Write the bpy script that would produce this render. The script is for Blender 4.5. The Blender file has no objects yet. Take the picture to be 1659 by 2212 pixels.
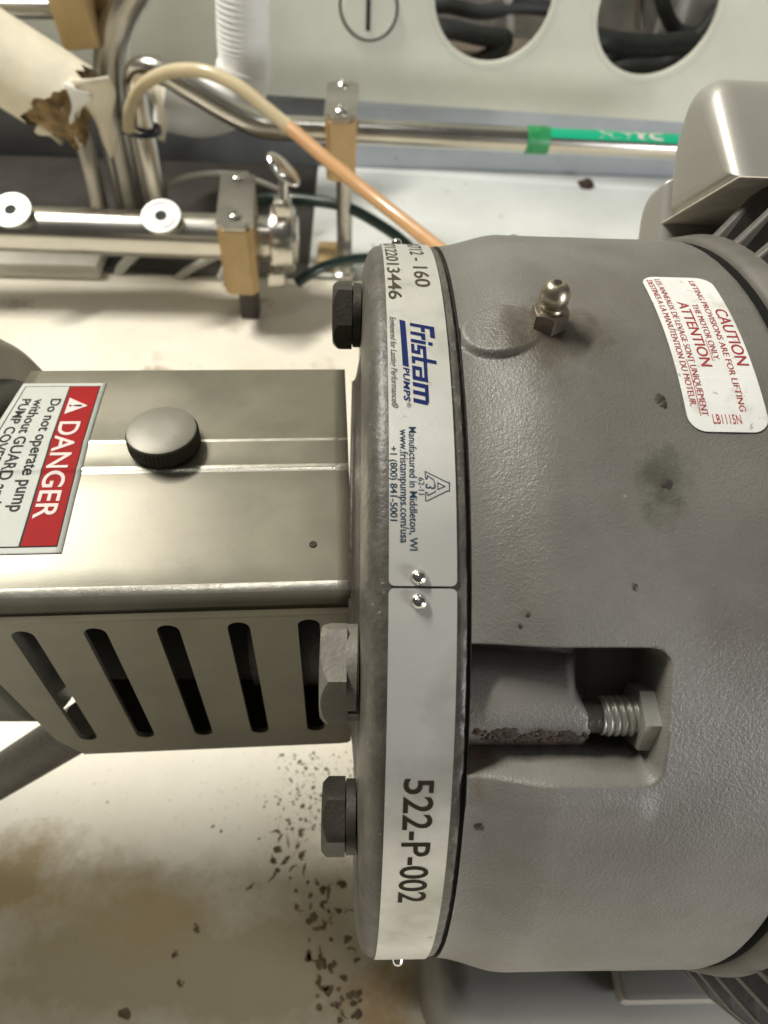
import bpy, bmesh, math, random
from math import sin, cos, pi, radians, sqrt, atan2
from mathutils import Vector, Matrix, noise
from mathutils.geometry import tessellate_polygon
random.seed(7)
sc = bpy.context.scene
COL = sc.collection

# ------------------------------------------------------------------ camera
FPX, PCX, PCY = 1560.0, 829.5, 1106.0           # focal length and centre in a 1659 x 2212 picture
CAM = Vector((-.0076, -.1510, .2163))
CROT = Matrix.Rotation(radians(-3.9), 3, 'Z') @ Matrix.Rotation(radians(90-49.3), 3, 'X') @ Matrix.Rotation(radians(3.7), 3, 'Z')
cd = bpy.data.cameras.new('camera')
cam = bpy.data.objects.new('camera', cd); COL.objects.link(cam)
cam.matrix_world = Matrix.Translation(CAM) @ CROT.to_4x4()
cd.sensor_fit = 'VERTICAL'; cd.sensor_height = 36; cd.sensor_width = 27
cd.lens = FPX/2212*36
cd.clip_start = .005; cd.clip_end = 20
cd.dof.use_dof = True; cd.dof.focus_distance = .175; cd.dof.aperture_fstop = 18
sc.camera = cam

# ------------------------------------------------------------------ light
w = bpy.data.worlds.new("World"); sc.world = w; w.use_nodes = True
wn = w.node_tree.nodes; wl = w.node_tree.links
bg = wn['Background']
tc = wn.new('ShaderNodeTexCoord'); sx = wn.new('ShaderNodeSeparateXYZ'); cr = wn.new('ShaderNodeValToRGB')
mr = wn.new('ShaderNodeMapRange'); mr.inputs[1].default_value = -1; mr.inputs[2].default_value = 1
wl.new(tc.outputs['Generated'], sx.inputs[0]); wl.new(sx.outputs[2], mr.inputs[0]); wl.new(mr.outputs[0], cr.inputs[0])
cr.color_ramp.elements[0].position = .35; cr.color_ramp.elements[0].color = (.13, .105, .07, 1)   # floor and lower walls of the room
cr.color_ramp.elements[1].position = .85; cr.color_ramp.elements[1].color = (.56, .54, .48, 1)     # ceiling
wl.new(cr.outputs[0], bg.inputs[0]); bg.inputs[1].default_value = .175

def area(name, loc, target, sx_, sy_, power, color):
    l = bpy.data.lights.new(name, 'AREA'); l.shape = 'RECTANGLE'; l.size = sx_; l.size_y = sy_
    l.energy = power; l.color = color
    o = bpy.data.objects.new(name, l); COL.objects.link(o)
    o.location = loc
    o.rotation_euler = (Vector(target)-Vector(loc)).to_track_quat('-Z', 'Y').to_euler()
    return o
area('ceiling_lamp', (-.90, .67, 1.50), (-.02, .05, 0), .80, .13, 53, (1, .96, .88))
area('overhead_lamp', (-.14, .02, 1.6), (-.08, -.03, 0), .60, .05, 1.5, (1, .97, .90))
area('side_lamp', (1.02, -.78, .13), (.04, -.06, .04), .55, .26, 13, (.97, .97, 1))
sc.view_settings.view_transform = 'Standard'; sc.view_settings.look = 'None'
sc.view_settings.exposure = 0; sc.view_settings.gamma = 1

# ------------------------------------------------------------------ helpers
def ray(px, py):
    return (CROT @ Vector(((px-PCX)/FPX, -(py-PCY)/FPX, -1))).normalized()
def at(px, py, ax, v):
    d = ray(px, py); i = 'xyz'.index(ax)
    return CAM + d*((v-CAM[i])/d[i])
def cyl(px, py, R):
    d = ray(px, py); a = d.y**2+d.z**2; b = CAM.y*d.y+CAM.z*d.z; c = CAM.y**2+CAM.z**2-R*R
    t = (-b-sqrt(max(0, b*b-a*c)))/a; P = CAM+d*t
    return P.x, math.degrees(atan2(P.z, P.y))
def pol(x, r, th):
    return Vector((x, r*cos(radians(th)), r*sin(radians(th))))

def finish(o, parent=None, smooth=False):
    COL.objects.link(o)
    if parent is not None: o.parent = parent
    if smooth:
        for p in o.data.polygons: p.use_smooth = True
    return o
def mesh(name, verts, faces, mat, parent=None, smooth=False):
    m = bpy.data.meshes.new(name); m.from_pydata([tuple(v) for v in verts], [], faces); m.update()
    m.materials.append(mat)
    return finish(bpy.data.objects.new(name, m), parent, smooth)
def from_bm(name, bm, mat, parent=None, smooth=False):
    m = bpy.data.meshes.new(name); bm.normal_update(); bm.to_mesh(m); bm.free(); m.materials.append(mat)
    return finish(bpy.data.objects.new(name, m), parent, smooth)
def split(o, deg=35):
    md = o.modifiers.new('es', 'EDGE_SPLIT'); md.split_angle = radians(deg); return o
def thing(name, label, cat, loc=(0, 0, 0), group=None):
    o = bpy.data.objects.new(name, None); COL.objects.link(o); o.location = loc; o.empty_display_size = .01
    o['label'] = label; o['category'] = cat
    if group: o['group'] = group
    return o
def tag(o, label, cat, group=None):
    o['label'] = label; o['category'] = cat
    if group: o['group'] = group
    return o
def adopt(o, root):
    """parent keeping the place (roots are only translated)"""
    o.parent = root; o.matrix_parent_inverse = Matrix.Translation(root.location).inverted(); return o
def box(name, lo, hi, mat, parent=None, bev=.0, M=None, seg=2):
    bm = bmesh.new()
    g = bmesh.ops.create_cube(bm, size=1)
    c = (Vector(lo)+Vector(hi))/2; s = Vector(hi)-Vector(lo)
    for v in bm.verts: v.co = Vector((v.co.x*s.x, v.co.y*s.y, v.co.z*s.z))+c
    if bev: bmesh.ops.bevel(bm, geom=bm.edges[:], offset=bev, segments=seg, affect='EDGES', profile=.5)
    if M is not None: bmesh.ops.transform(bm, matrix=M, verts=bm.verts)
    o = from_bm(name, bm, mat, parent, smooth=bool(bev))
    if bev: split(o, 40)
    return o
def catmull(pts, n):
    P = [Vector(p) for p in pts]; P = [P[0]*2-P[1]]+P+[P[-1]*2-P[-2]]
    out = []
    for i in range(1, len(P)-2):
        for k in range(n):
            t = k/n
            out.append(.5*((2*P[i])+(-P[i-1]+P[i+1])*t+(2*P[i-1]-5*P[i]+4*P[i+1]-P[i+2])*t*t+(-P[i-1]+3*P[i]-3*P[i+1]+P[i+2])*t**3))
    out.append(P[-2]); return out
def tube(name, pts, r, mat, parent=None, seg=20, sub=8, cap=True, rf=None):
    Q = catmull(pts, sub) if sub > 1 else [Vector(p) for p in pts]
    V = []; F = []
    T = (Q[1]-Q[0]).normalized(); N = T.orthogonal().normalized()
    n = len(Q)
    for i, q in enumerate(Q):
        T2 = (Q[min(i+1, n-1)]-Q[max(i-1, 0)]).normalized()
        N = (N-T2*N.dot(T2)).normalized(); B = T2.cross(N)
        for k in range(seg):
            a = 2*pi*k/seg
            rr = r if rf is None else rf(i/(n-1), a)*r
            V.append(q+(N*cos(a)+B*sin(a))*rr)
    for i in range(n-1):
        for k in range(seg):
            F.append((i*seg+k, i*seg+(k+1) % seg, (i+1)*seg+(k+1) % seg, (i+1)*seg+k))
    if cap:
        F.append(tuple(range(seg))[::-1]); F.append(tuple((n-1)*seg+k for k in range(seg)))
    return split(mesh(name, V, F, mat, parent, True), 50)
def lathe(name, prof, mat, origin, axis, parent=None, seg=48, smooth=True, ang=35):
    """prof: list of (distance along axis, radius)"""
    Z = Vector(axis).normalized(); X = Z.orthogonal().normalized(); Y = Z.cross(X); O = Vector(origin)
    V = []; F = []
    for (h, r) in prof:
        for k in range(seg):
            a = 2*pi*k/seg; V.append(O+Z*h+(X*cos(a)+Y*sin(a))*max(r, 1e-6))
    for i in range(len(prof)-1):
        for k in range(seg):
            F.append((i*seg+k, i*seg+(k+1) % seg, (i+1)*seg+(k+1) % seg, (i+1)*seg+k))
    o = mesh(name, V, F, mat, parent, smooth); split(o, ang); return o
def hexhead(name, af, h, mat, origin, axis, up, parent=None, rot=0., hole=None, cham=.12):
    """hexagon prism with a chamfered top; hexagon corner along `up` when rot = 0"""
    Z = Vector(axis).normalized(); U = Vector(up); U = (U-Z*U.dot(Z)).normalized(); W = Z.cross(U); O = Vector(origin)
    R = af/2/cos(radians(30)); n = 48
    V = []; F = []
    def hx(a):
        b = (a-rot) % (pi/3)-pi/6
        return af/2/cos(b)
    rings = [(0, None, 1), (h*.80, None, 1)]
    ring = []
    for j in range(5):
        L = []
        for k in range(n):
            a = 2*pi*k/n; rr = hx(a)
            if j == 0: hh, r2 = 0, rr
            elif j == 1: hh, r2 = h-(rr-af/2*.985)*1.1-h*.02, rr
            elif j == 2: hh, r2 = h, af/2*.955
            elif j == 3: hh, r2 = h, (hole or af*.2)
            else: hh, r2 = h-(.002 if hole else 0), (hole or 1e-5)*.98 if hole else 1e-5
            L.append(len(V)); V.append(O+Z*hh+(U*cos(a)+W*sin(a))*r2)
        ring.append(L)
    for j in range(4):
        for k in range(n):
            F.append((ring[j][k], ring[j][(k+1) % n], ring[j+1][(k+1) % n], ring[j+1][k]))
    F.append(tuple(ring[0])[::-1])
    o = mesh(name, V, F, mat, parent, True); split(o, 20); return o
def grid(name, us, vs, fn, mat, parent=None, smooth=True, ang=None):
    V = [fn(u, v) for u in us for v in vs]; nv = len(vs)
    F = [(i*nv+j, i*nv+j+1, (i+1)*nv+j+1, (i+1)*nv+j) for i in range(len(us)-1) for j in range(nv-1)]
    o = mesh(name, V, F, mat, parent, smooth)
    if ang: split(o, ang)
    return o
def frange(a, b, s):
    n = max(1, int(round((b-a)/s))); return [a+(b-a)*i/n for i in range(n+1)]
def sstep(a, b, x):
    t = min(1, max(0, (x-a)/(b-a))); return t*t*(3-2*t)

# ------------------------------------------------------------------ materials
def nod(mt, kind, **kw):
    n = mt.node_tree.nodes.new('ShaderNode'+kind)
    for k, v in kw.items(): setattr(n, k, v)
    return n
def material(name, base, rough=.5, metal=0., var=.0, vscale=60, vcol=None, bump=0., bscale=900, bdist=.0004,
             rvar=0., coat=0., scratch=0., spec=.5, trans=0., detail=6, specks=None, sss=0., bump2=None, stains=None):
    m = bpy.data.materials.new(name); m.use_nodes = True; nt = m.node_tree; L = nt.links
    b = nt.nodes['Principled BSDF']
    b.inputs['Base Color'].default_value = (*base, 1); b.inputs['Roughness'].default_value = rough
    b.inputs['Metallic'].default_value = metal; b.inputs['Coat Weight'].default_value = coat
    b.inputs['Specular IOR Level'].default_value = spec
    b.inputs['Transmission Weight'].default_value = trans
    if sss: b.inputs['Subsurface Weight'].default_value = sss; b.inputs['Subsurface Scale'].default_value = .004
    t = nod(m, 'TexCoord')
    col = None
    if var or vcol:
        n = nod(m, 'TexNoise'); n.inputs['Scale'].default_value = vscale; n.inputs['Detail'].default_value = detail
        n.inputs['Roughness'].default_value = .62
        L.new(t.outputs['Object'], n.inputs['Vector'])
        r = nod(m, 'ValToRGB'); r.color_ramp.elements[0].position = .32; r.color_ramp.elements[1].position = .68
        c2 = vcol or tuple(c*(1-var) for c in base); c1 = base if vcol else tuple(min(1, c*(1+var*.6)) for c in base)
        r.color_ramp.elements[0].color = (*c2, 1); r.color_ramp.elements[1].color = (*c1, 1)
        L.new(n.outputs['Fac'], r.inputs[0]); col = r.outputs[0]
        if rvar:
            mr = nod(m, 'MapRange'); mr.inputs[3].default_value = rough-rvar; mr.inputs[4].default_value = rough+rvar
            L.new(n.outputs['Fac'], mr.inputs[0]); L.new(mr.outputs[0], b.inputs['Roughness'])
    if specks:                                  # (colour, scale, threshold, softness)
        for (c, s, th, so) in specks:
            n2 = nod(m, 'TexNoise'); n2.inputs['Scale'].default_value = s; n2.inputs['Detail'].default_value = 5
            n2.inputs['Roughness'].default_value = .6
            L.new(t.outputs['Object'], n2.inputs['Vector'])
            mr = nod(m, 'MapRange'); mr.inputs[1].default_value = th; mr.inputs[2].default_value = th+so
            L.new(n2.outputs['Fac'], mr.inputs[0])
            mx = nod(m, 'Mix'); mx.data_type = 'RGBA'
            L.new(mr.outputs[0], mx.inputs[0])
            if col is not None: L.new(col, mx.inputs[6])
            else: mx.inputs[6].default_value = (*base, 1)
            mx.inputs[7].default_value = (*c, 1); col = mx.outputs[2]
    for (cen, rad, sc3, c, amt) in (stains or []):          # soft-edged grime and painted shade round a spot of the object
        mp = nod(m, 'Mapping'); mp.vector_type = 'POINT'
        mp.inputs['Location'].default_value = [-cen[i]/(rad*sc3[i]) for i in range(3)]
        mp.inputs['Scale'].default_value = [1/(rad*sc3[i]) for i in range(3)]
        L.new(t.outputs['Object'], mp.inputs[0])
        ln = nod(m, 'VectorMath'); ln.operation = 'LENGTH'; L.new(mp.outputs[0], ln.inputs[0])
        nn = nod(m, 'TexNoise'); nn.inputs['Scale'].default_value = 1.6/rad; nn.inputs['Detail'].default_value = 8; nn.inputs['Roughness'].default_value = .68
        L.new(t.outputs['Object'], nn.inputs['Vector'])
        ad = nod(m, 'Math'); ad.operation = 'MULTIPLY_ADD'; ad.inputs[1].default_value = 2.0; L.new(nn.outputs['Fac'], ad.inputs[0]); L.new(ln.outputs['Value'], ad.inputs[2])
        mr = nod(m, 'MapRange'); mr.inputs[1].default_value = 1.90; mr.inputs[2].default_value = 1.25
        mr.inputs[3].default_value = 0; mr.inputs[4].default_value = amt
        L.new(ad.outputs[0], mr.inputs[0])
        mx = nod(m, 'Mix'); mx.data_type = 'RGBA'; L.new(mr.outputs[0], mx.inputs[0])
        if col is not None: L.new(col, mx.inputs[6])
        else: mx.inputs[6].default_value = (*base, 1)
        mx.inputs[7].default_value = (*c, 1); col = mx.outputs[2]
    if col is not None: L.new(col, b.inputs['Base Color'])
    last = None
    def addbump(hsock, strength, dist):
        nonlocal last
        bu = nod(m, 'Bump'); bu.inputs['Strength'].default_value = strength; bu.inputs['Distance'].default_value = dist
        L.new(hsock, bu.inputs['Height'])
        if last is not None: L.new(last, bu.inputs['Normal'])
        last = bu.outputs[0]
    if bump:
        n3 = nod(m, 'TexNoise'); n3.inputs['Scale'].default_value = bscale; n3.inputs['Detail'].default_value = 3
        L.new(t.outputs['Object'], n3.inputs['Vector']); addbump(n3.outputs['Fac'], bump, bdist)
    if bump2:
        n4 = nod(m, 'TexNoise'); n4.inputs['Scale'].default_value = bump2[0]; n4.inputs['Detail'].default_value = 4
        L.new(t.outputs['Object'], n4.inputs['Vector']); addbump(n4.outputs['Fac'], bump2[1], bump2[2])
    if scratch:
        mp = nod(m, 'Mapping'); mp.inputs['Scale'].default_value = (30, 2200, 2200)
        n5 = nod(m, 'TexNoise'); n5.inputs['Scale'].default_value = 1; n5.inputs['Detail'].default_value = 2
        L.new(t.outputs['Object'], mp.inputs[0]); L.new(mp.outputs[0], n5.inputs['Vector']); addbump(n5.outputs['Fac'], scratch, .0001)
    if last is not None: L.new(last, b.inputs['Normal'])
    m['bsdf'] = b.name
    return m

def onh(px, py, R=.1195): x, th = cyl(px, py, R); return pol(x, R, th)
STAINS = [(onh(1182, 716), .0125, (1.3, 1, 1), (.045, .034, .022), .95), (onh(1200, 738), .018, (1.2, 1, 1), (.075, .062, .045), .7),
          (onh(1428, 1045), .008, (.8, 1.4, 1.4), (.055, .055, .035), .75), (onh(1455, 1010), .006, (1.2, 1, 1), (.08, .08, .06), .5),
          (onh(1022, 1640, .108), .009, (.6, 1.2, 1.2), (.10, .055, .02), .9), (onh(1330, 860), .02, (1, 1, 1), (.12, .115, .10), .5),
          (onh(1150, 1600, .112), .010, (3.2, .5, .5), (.05, .035, .022), .8),
          (onh(1230, 1655, .104), .011, (4.5, .8, .8), (.075, .062, .048), .85), (onh(1400, 1560, .100), .014, (1, 1, 1), (.05, .04, .03), .8)]
PAINT = material('grey_cast_paint', (.158, .152, .135), .37, spec=.45, var=.22, vscale=26, bump=.5, bscale=2600, bdist=.00028, rvar=.07,
                 specks=[((.115, .105, .085), 22, .56, .22), ((.07, .06, .045), 75, .72, .06), ((.24, .235, .21), 300, .70, .04)], bump2=(1150, .30, .0005), stains=STAINS)
PAINT_SMOOTH = material('grey_satin_paint', (.20, .195, .175), .40, var=.12, vscale=22, bump=.25, bscale=900, bdist=.0003,
                        specks=[((.07, .06, .045), 60, .72, .06)])
FIN = material('dusty_fin_paint', (.105, .098, .085), .5, var=.25, vscale=60, bump=.2, bscale=700)
RIM = material('chipped_rim_paint', (.078, .073, .060), .44, var=.4, vscale=160, bump=.4, bscale=900, bdist=.0004,
               specks=[((.06, .05, .035), 260, .66, .04), ((.25, .24, .21), 500, .67, .03)], bump2=(330, .35, .0006))
NECK = material('dark_grey_paint', (.042, .035, .027), .5, var=.35, vscale=120, bump=.6, bscale=600, bdist=.0006)  # one even dark tone shared by neck, leg and small parts
BLACK = material('black_joint', (.008, .008, .007), .7)
DARK = material('dark_interior', (.012, .011, .009), .8)
PLATE = material('satin_plate', (.60, .595, .55), .37, metal=.5, var=.07, vscale=30, rvar=.05, bump=.10, bscale=1400, bdist=.0003,
                 specks=[((.28, .27, .22), 170, .70, .05), ((.36, .355, .31), 26, .50, .2)])
GUARD = material('bead_blasted_steel', (.162, .151, .110), .36, metal=.38, var=.24, vscale=30, rvar=.08, scratch=.12, bump=.07, bscale=2600, bdist=.0003,
                 specks=[((.09, .07, .045), 90, .74, .05), ((.150, .137, .102), 34, .50, .2)])
EDGE = material('highlight_steel', (.62, .60, .52), .26, metal=.9, var=.2, vscale=300, bump=.2, bscale=1200, bdist=.0002)  # bright steel that paints in the glint of fold and creases
KNOBM = material('turned_steel', (.19, .18, .145), .46, metal=.3, var=.14, vscale=90, bump=.08, bscale=2200)
STEEL = material('polished_tube_steel', (.60, .58, .53), .23, metal=1., var=.12, vscale=18, rvar=.05, scratch=.08)
STEELD = material('dull_tube_steel', (.50, .48, .44), .34, metal=1., var=.22, vscale=25, rvar=.06)
CHROME = material('bright_rivet', (.72, .71, .67), .13, metal=1.)
FERR = material('machined_ferrule', (.46, .46, .44), .38, metal=.4)
BOLT = material('oxide_bolt', (.055, .05, .04), .45, metal=.55, var=.3, vscale=150, bump=.3, bscale=900)
BOLTL = material('grey_bolt', (.15, .14, .118), .5, metal=.2, var=.22, vscale=130, bump=.3, bscale=900, specks=[((.12, .09, .06), 350, .66, .05)])
ZINC = material('zinc_nut', (.40, .395, .355), .42, metal=.6, var=.14, vscale=160, bump=.15, bscale=900)
RUST = material('rusty_grime', (.05, .03, .018), .8, var=.5, vscale=300, bump=.8, bscale=700, bdist=.0008)
BRASS = material('dull_brass', (.38, .345, .26), .34, metal=.9, var=.2, vscale=200)
GREASE = material('greasy_hexagon', (.20, .17, .13), .3, metal=.6, var=.4, vscale=260, bump=.4, bscale=600)
STICK = material('white_sticker', (.72, .73, .70), .5, spec=.2, var=.07, vscale=60, specks=[((.34, .33, .29), 260, .64, .05), ((.52, .50, .45), 70, .58, .14)])
STICKD = material('white_vinyl', (.47, .49, .45), .5, spec=.15, var=.05, vscale=40, specks=[((.26, .25, .21), 320, .67, .05), ((.36, .36, .32), 60, .58, .14)])
RED = material('red_print', (.30, .006, .006), .6, spec=.1, var=.12, vscale=120)
DRED = material('faded_red_ink', (.36, .045, .05), .6, spec=.12)
INK = material('black_ink', (.022, .022, .02), .6, spec=.12)
INKW = material('white_ink', (.72, .60, .57), .6, spec=.12)
BLUE = material('navy_ink', (.006, .016, .09), .6, spec=.12)
TEAL = material('dark_teal_ink', (.012, .035, .06), .6, spec=.12)
GREYI = material('grey_ink', (.10, .10, .09), .6, spec=.12)
ETCH = material('etched_ink', (.06, .05, .032), .6, spec=.12)
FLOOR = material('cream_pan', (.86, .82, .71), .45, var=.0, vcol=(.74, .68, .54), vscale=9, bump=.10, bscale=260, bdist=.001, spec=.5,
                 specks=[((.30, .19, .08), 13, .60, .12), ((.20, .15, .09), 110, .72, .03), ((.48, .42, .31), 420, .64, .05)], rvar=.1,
                 stains=[(at(520, 2120, 'z', -.193), .16, (1.3, .42, 1), (.38, .31, .18), .9), (at(60, 1900, 'z', -.193), .042, (1.3, .8, 1), (.40, .29, .14), .9), (at(330, 1980, 'z', -.193), .030, (1.4, .9, 1), (.42, .32, .17), .85), (at(500, 700, 'z', -.193), .02, (1, 1, 1), (.33, .28, .2), .5), (at(30, 660, 'z', -.193), .018, (1.3, 1, 1), (.3, .27, .2), .6), (at(820, 2190, 'z', -.193), .020, (1, 1.2, 1), (.42, .26, .10), .7)])  # front and left browns mix stain with painted shade; clamp-foot spot is painted shadow
LEDGE = material('cream_ledge', (.66, .63, .55), .34, var=.12, vscale=30, specks=[((.20, .16, .11), 85, .71, .04)], bump=.1, bscale=300)
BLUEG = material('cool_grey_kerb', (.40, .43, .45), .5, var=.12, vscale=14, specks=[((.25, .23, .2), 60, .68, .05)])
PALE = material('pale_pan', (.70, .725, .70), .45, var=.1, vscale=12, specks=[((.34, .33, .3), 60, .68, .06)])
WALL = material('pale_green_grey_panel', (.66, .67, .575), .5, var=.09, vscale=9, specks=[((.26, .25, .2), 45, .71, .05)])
GLOOM = material('shaded_grey_board', (.12, .125, .125), .6, var=.35, vscale=16)
BROWN = material('shade_brown', (.036, .030, .025), .6, var=.4, vscale=25)
BEIGE = material('beige_nylon', (.56, .40, .19), .5, var=.10, vscale=60, sss=.1, bump=.15, bscale=500)
CREAM = material('cream_jacket', (.82, .76, .60), .6, var=.14, vscale=25, bump=.3, bscale=180, bdist=.001)
INNER = material('cabinet_brown', (.34, .28, .22), .7, var=.4, vscale=18)
INNERG = material('cabinet_grey', (.42, .42, .40), .6, var=.4, vscale=22)
WOOL = material('torn_fibre', (.36, .25, .12), .9, var=.5, vscale=110, bump=1., bscale=260, bdist=.003)
WHITEP = material('white_wrap', (.86, .86, .83), .5, var=.06, vscale=30, bump=.5, bscale=180, bdist=.001)
AMBER = material('amber_hose', (.62, .36, .17), .28, var=.12, vscale=30, sss=.25, coat=.4)
CREAMH = material('cream_hose', (.62, .53, .34), .3, var=.12, vscale=30, sss=.25, coat=.3)
GREENH = material('dark_green_hose', (.010, .028, .022), .3, coat=.3)
CABLE = material('grey_cable', (.055, .058, .055), .45, var=.4, vscale=30)
CLEARH = material('milky_tube', (.55, .54, .48), .35, var=.1, vscale=30)
TIE = material('navy_tie', (.006, .012, .035), .4)
GREEN = material('green_tape', (.01, .42, .22), .35)
GREEN2 = material('dark_green_tape', (.03, .30, .10), .4, var=.4, vscale=90)
SILVER = material('silver_casting', (.34, .33, .30), .36, metal=.35, var=.06, vscale=25, bump=.15, bscale=1300, bdist=.0002)
GASK = material('gasket_edge', (.50, .46, .38), .5, var=.3, vscale=90)
CASE = material('pump_casing', (.36, .335, .28), .4, metal=.5, var=.12, vscale=40)
CASED = material('green_grey_casing', (.05, .05, .038), .45, var=.2, vscale=40)
DIRT = material('dirt_fleck', (.145, .105, .055), .85, var=.5, vscale=500)
DIRTB = material('brown_residue', (.20, .125, .05), .7, var=.5, vscale=200)

# ------------------------------------------------------------------ lettering
def text_mesh(s, bold=0., shear=0., space=1.):
    cu = bpy.data.curves.new('t', 'FONT'); cu.body = s; cu.size = 1; cu.offset = bold; cu.shear = shear; cu.space_character = space
    cu.resolution_u = 4
    ob = bpy.data.objects.new('t', cu); COL.objects.link(ob)
    dg = bpy.context.evaluated_depsgraph_get(); me = bpy.data.meshes.new_from_object(ob.evaluated_get(dg))
    V = [v.co.copy() for v in me.vertices]; F = [tuple(p.vertices) for p in me.polygons]
    bpy.data.objects.remove(ob); bpy.data.curves.remove(cu); bpy.data.meshes.remove(me)
    return V, F
CAPH = None
def lettering(s, mat, parent, fn, a0, a1, b0, b1, bold=0., shear=0., space=1., name='lettering', cap=True):
    """run from a0 to a1 (reading direction) with letters standing from b0 (foot) to b1 (cap height); fn(a, b) -> point"""
    global CAPH
    if CAPH is None:
        V, F = text_mesh('H'); CAPH = max(v.y for v in V)
    V, F = text_mesh(s, bold, shear, space)
    x0 = min(v.x for v in V); x1 = max(v.x for v in V)
    W = [fn(a0+(a1-a0)*(v.x-x0)/(x1-x0), b0+(b1-b0)*v.y/CAPH) for v in V]
    return mesh(name, W, F, mat, parent)
def on_cyl(R):
    return lambda th, x: pol(x, R, th)
def cl(p0, p1, ph, R):
    """foot start pixel, foot end pixel, cap pixel -> th0, th1, x0, x1"""
    a = cyl(*p0, R); b = cyl(*p1, R); c = cyl(*ph, R)
    return a[1], b[1], (a[0]+b[0])/2, c[0]+((a[0]+b[0])/2-b[0] if abs(ph[1]-p1[1]) < abs(ph[1]-p0[1]) else (a[0]+b[0])/2-a[0])

# ================================================================== THE SETTING
ZF = -.193
def floor_z(x, y): return ZF
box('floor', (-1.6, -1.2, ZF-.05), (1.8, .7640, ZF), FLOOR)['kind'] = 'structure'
pale = grid('floor', frange(-.055, 1.2, .1), frange(.513, .7645, .05), lambda x, y: Vector((x, y, ZF+.004)), PALE); pale['kind'] = 'structure'
shade_floor = grid('floor', frange(-1.2, -.0565, .1), frange(.513, .7645, .05), lambda x, y: Vector((x, y, ZF+.004)), BROWN); shade_floor['kind'] = 'structure'  # dark sheet that paints overhang shade on the back floor
shade_floor['label'] = 'floor behind the cream pan with shade painted dark'
kb = box('back_kerb', (-.02, .766, ZF-.04), (1.3, .79, -.118), BLUEG, bev=.002)
tag(kb, 'cool grey kerb along the foot of the perforated panel', 'kerb')
gb = box('back_board', (-1.4, .7655, ZF-.04), (-.0215, .79, -.118), GLOOM, bev=.002)  # left stretch coloured dark to carry the overhang shade
tag(gb, 'board under the panel behind the pipes, coloured dark for shade', 'board')
# far wall behind everything that the panel does not cover
wl_ = box('wall', (-2.2, 1.32, -.3), (2.4, 1.36, 1.9), WALL); wl_['kind'] = 'structure'

# ---- the panel with two round openings
YAW = -.08
PO = Vector((0, .757, 0))
RW = Matrix.Rotation(YAW, 3, 'Z')
def wall_uv(px, py):
    n = RW @ Vector((0, -1, 0)); d = ray(px, py); P = CAM+d*((PO-CAM).dot(n)/d.dot(n)); q = RW.transposed() @ (P-PO); return q.x, q.z
def wpt(u, z, off=0.): return PO+RW @ Vector((u, -off, z))
panel = thing('perforated_panel', 'pale green grey cabinet panel with two big round openings', 'panel', PO)
h1 = wall_uv(1066, -10); h2 = wall_uv(1420, 22); k1 = wall_uv(797, 15)
RH = (wall_uv(1197, 0)[0]-wall_uv(935, 0)[0])/2
b0 = wall_uv(750, 215); b1 = wall_uv(1460, 262)
sl = (b1[1]-b0[1])/(b1[0]-b0[0])
def circ(c, r, n=48): return [(c[0]+r*cos(2*pi*k/n), c[1]+r*sin(2*pi*k/n)) for k in range(n)]
U0, U1 = -1.3, 1.25
zb = lambda u: b0[1]+sl*(u-b0[0])
outer = [(U0, zb(U0)), (U1, zb(U1)), (U1, .43), (U0, .43)]  # out-of-view top cut low so lamplight reaches the cabinet interior
loops = [outer, circ(h1, RH), circ(h2, RH)]
tri = tessellate_polygon([[Vector((a, b, 0)) for a, b in L] for L in loops])
flat = [p for L in loops for p in L]
bm = bmesh.new(); vs = [bm.verts.new(wpt(u, z)) for u, z in flat]
for t in tri:
    try: bm.faces.new([vs[i] for i in t])
    except ValueError: pass
bmesh.ops.recalc_face_normals(bm, faces=bm.faces)
o = from_bm('panel_sheet', bm, WALL); adopt(o, panel)
sm = o.modifiers.new('s', 'SOLIDIFY'); sm.thickness = .004; sm.offset = 0
adopt(box('unseen_reflector', (U0, -.002, .60), (U1, .002, 1.25), WALL, M=Matrix.Translation(PO) @ RW.to_4x4()), panel)  # unseen sheet added for the guard top to reflect, above an open gap
for h in (h1, h2):
    wn_ = RW @ Vector((0, -1, 0))
    o = lathe('opening_rim', [(-.004, RH-.0015), (.0028, RH-.0018), (.0034, RH+.0004), (.0024, RH+.004)], WALL, wpt(*h), wn_); adopt(o, panel)
# a slotted plug in the panel
pl_ = lathe('slotted_plug', [(.0022, .0290), (.0050, .0286), (.0072, .0262), (.0072, 0)], WALL, wpt(*k1), RW @ Vector((0, -1, 0))); adopt(pl_, panel)
o = lathe('plug_ring', [(.0023, .0318), (.0023, .0290)], BLACK, wpt(*k1), RW @ Vector((0, -1, 0))); adopt(o, panel)
o = box('slot', (-.0022, -.0082, -.020), (.0022, -.0073, .020), INK, M=Matrix.Translation(wpt(*k1)) @ RW.to_4x4()); adopt(o, panel)
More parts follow.
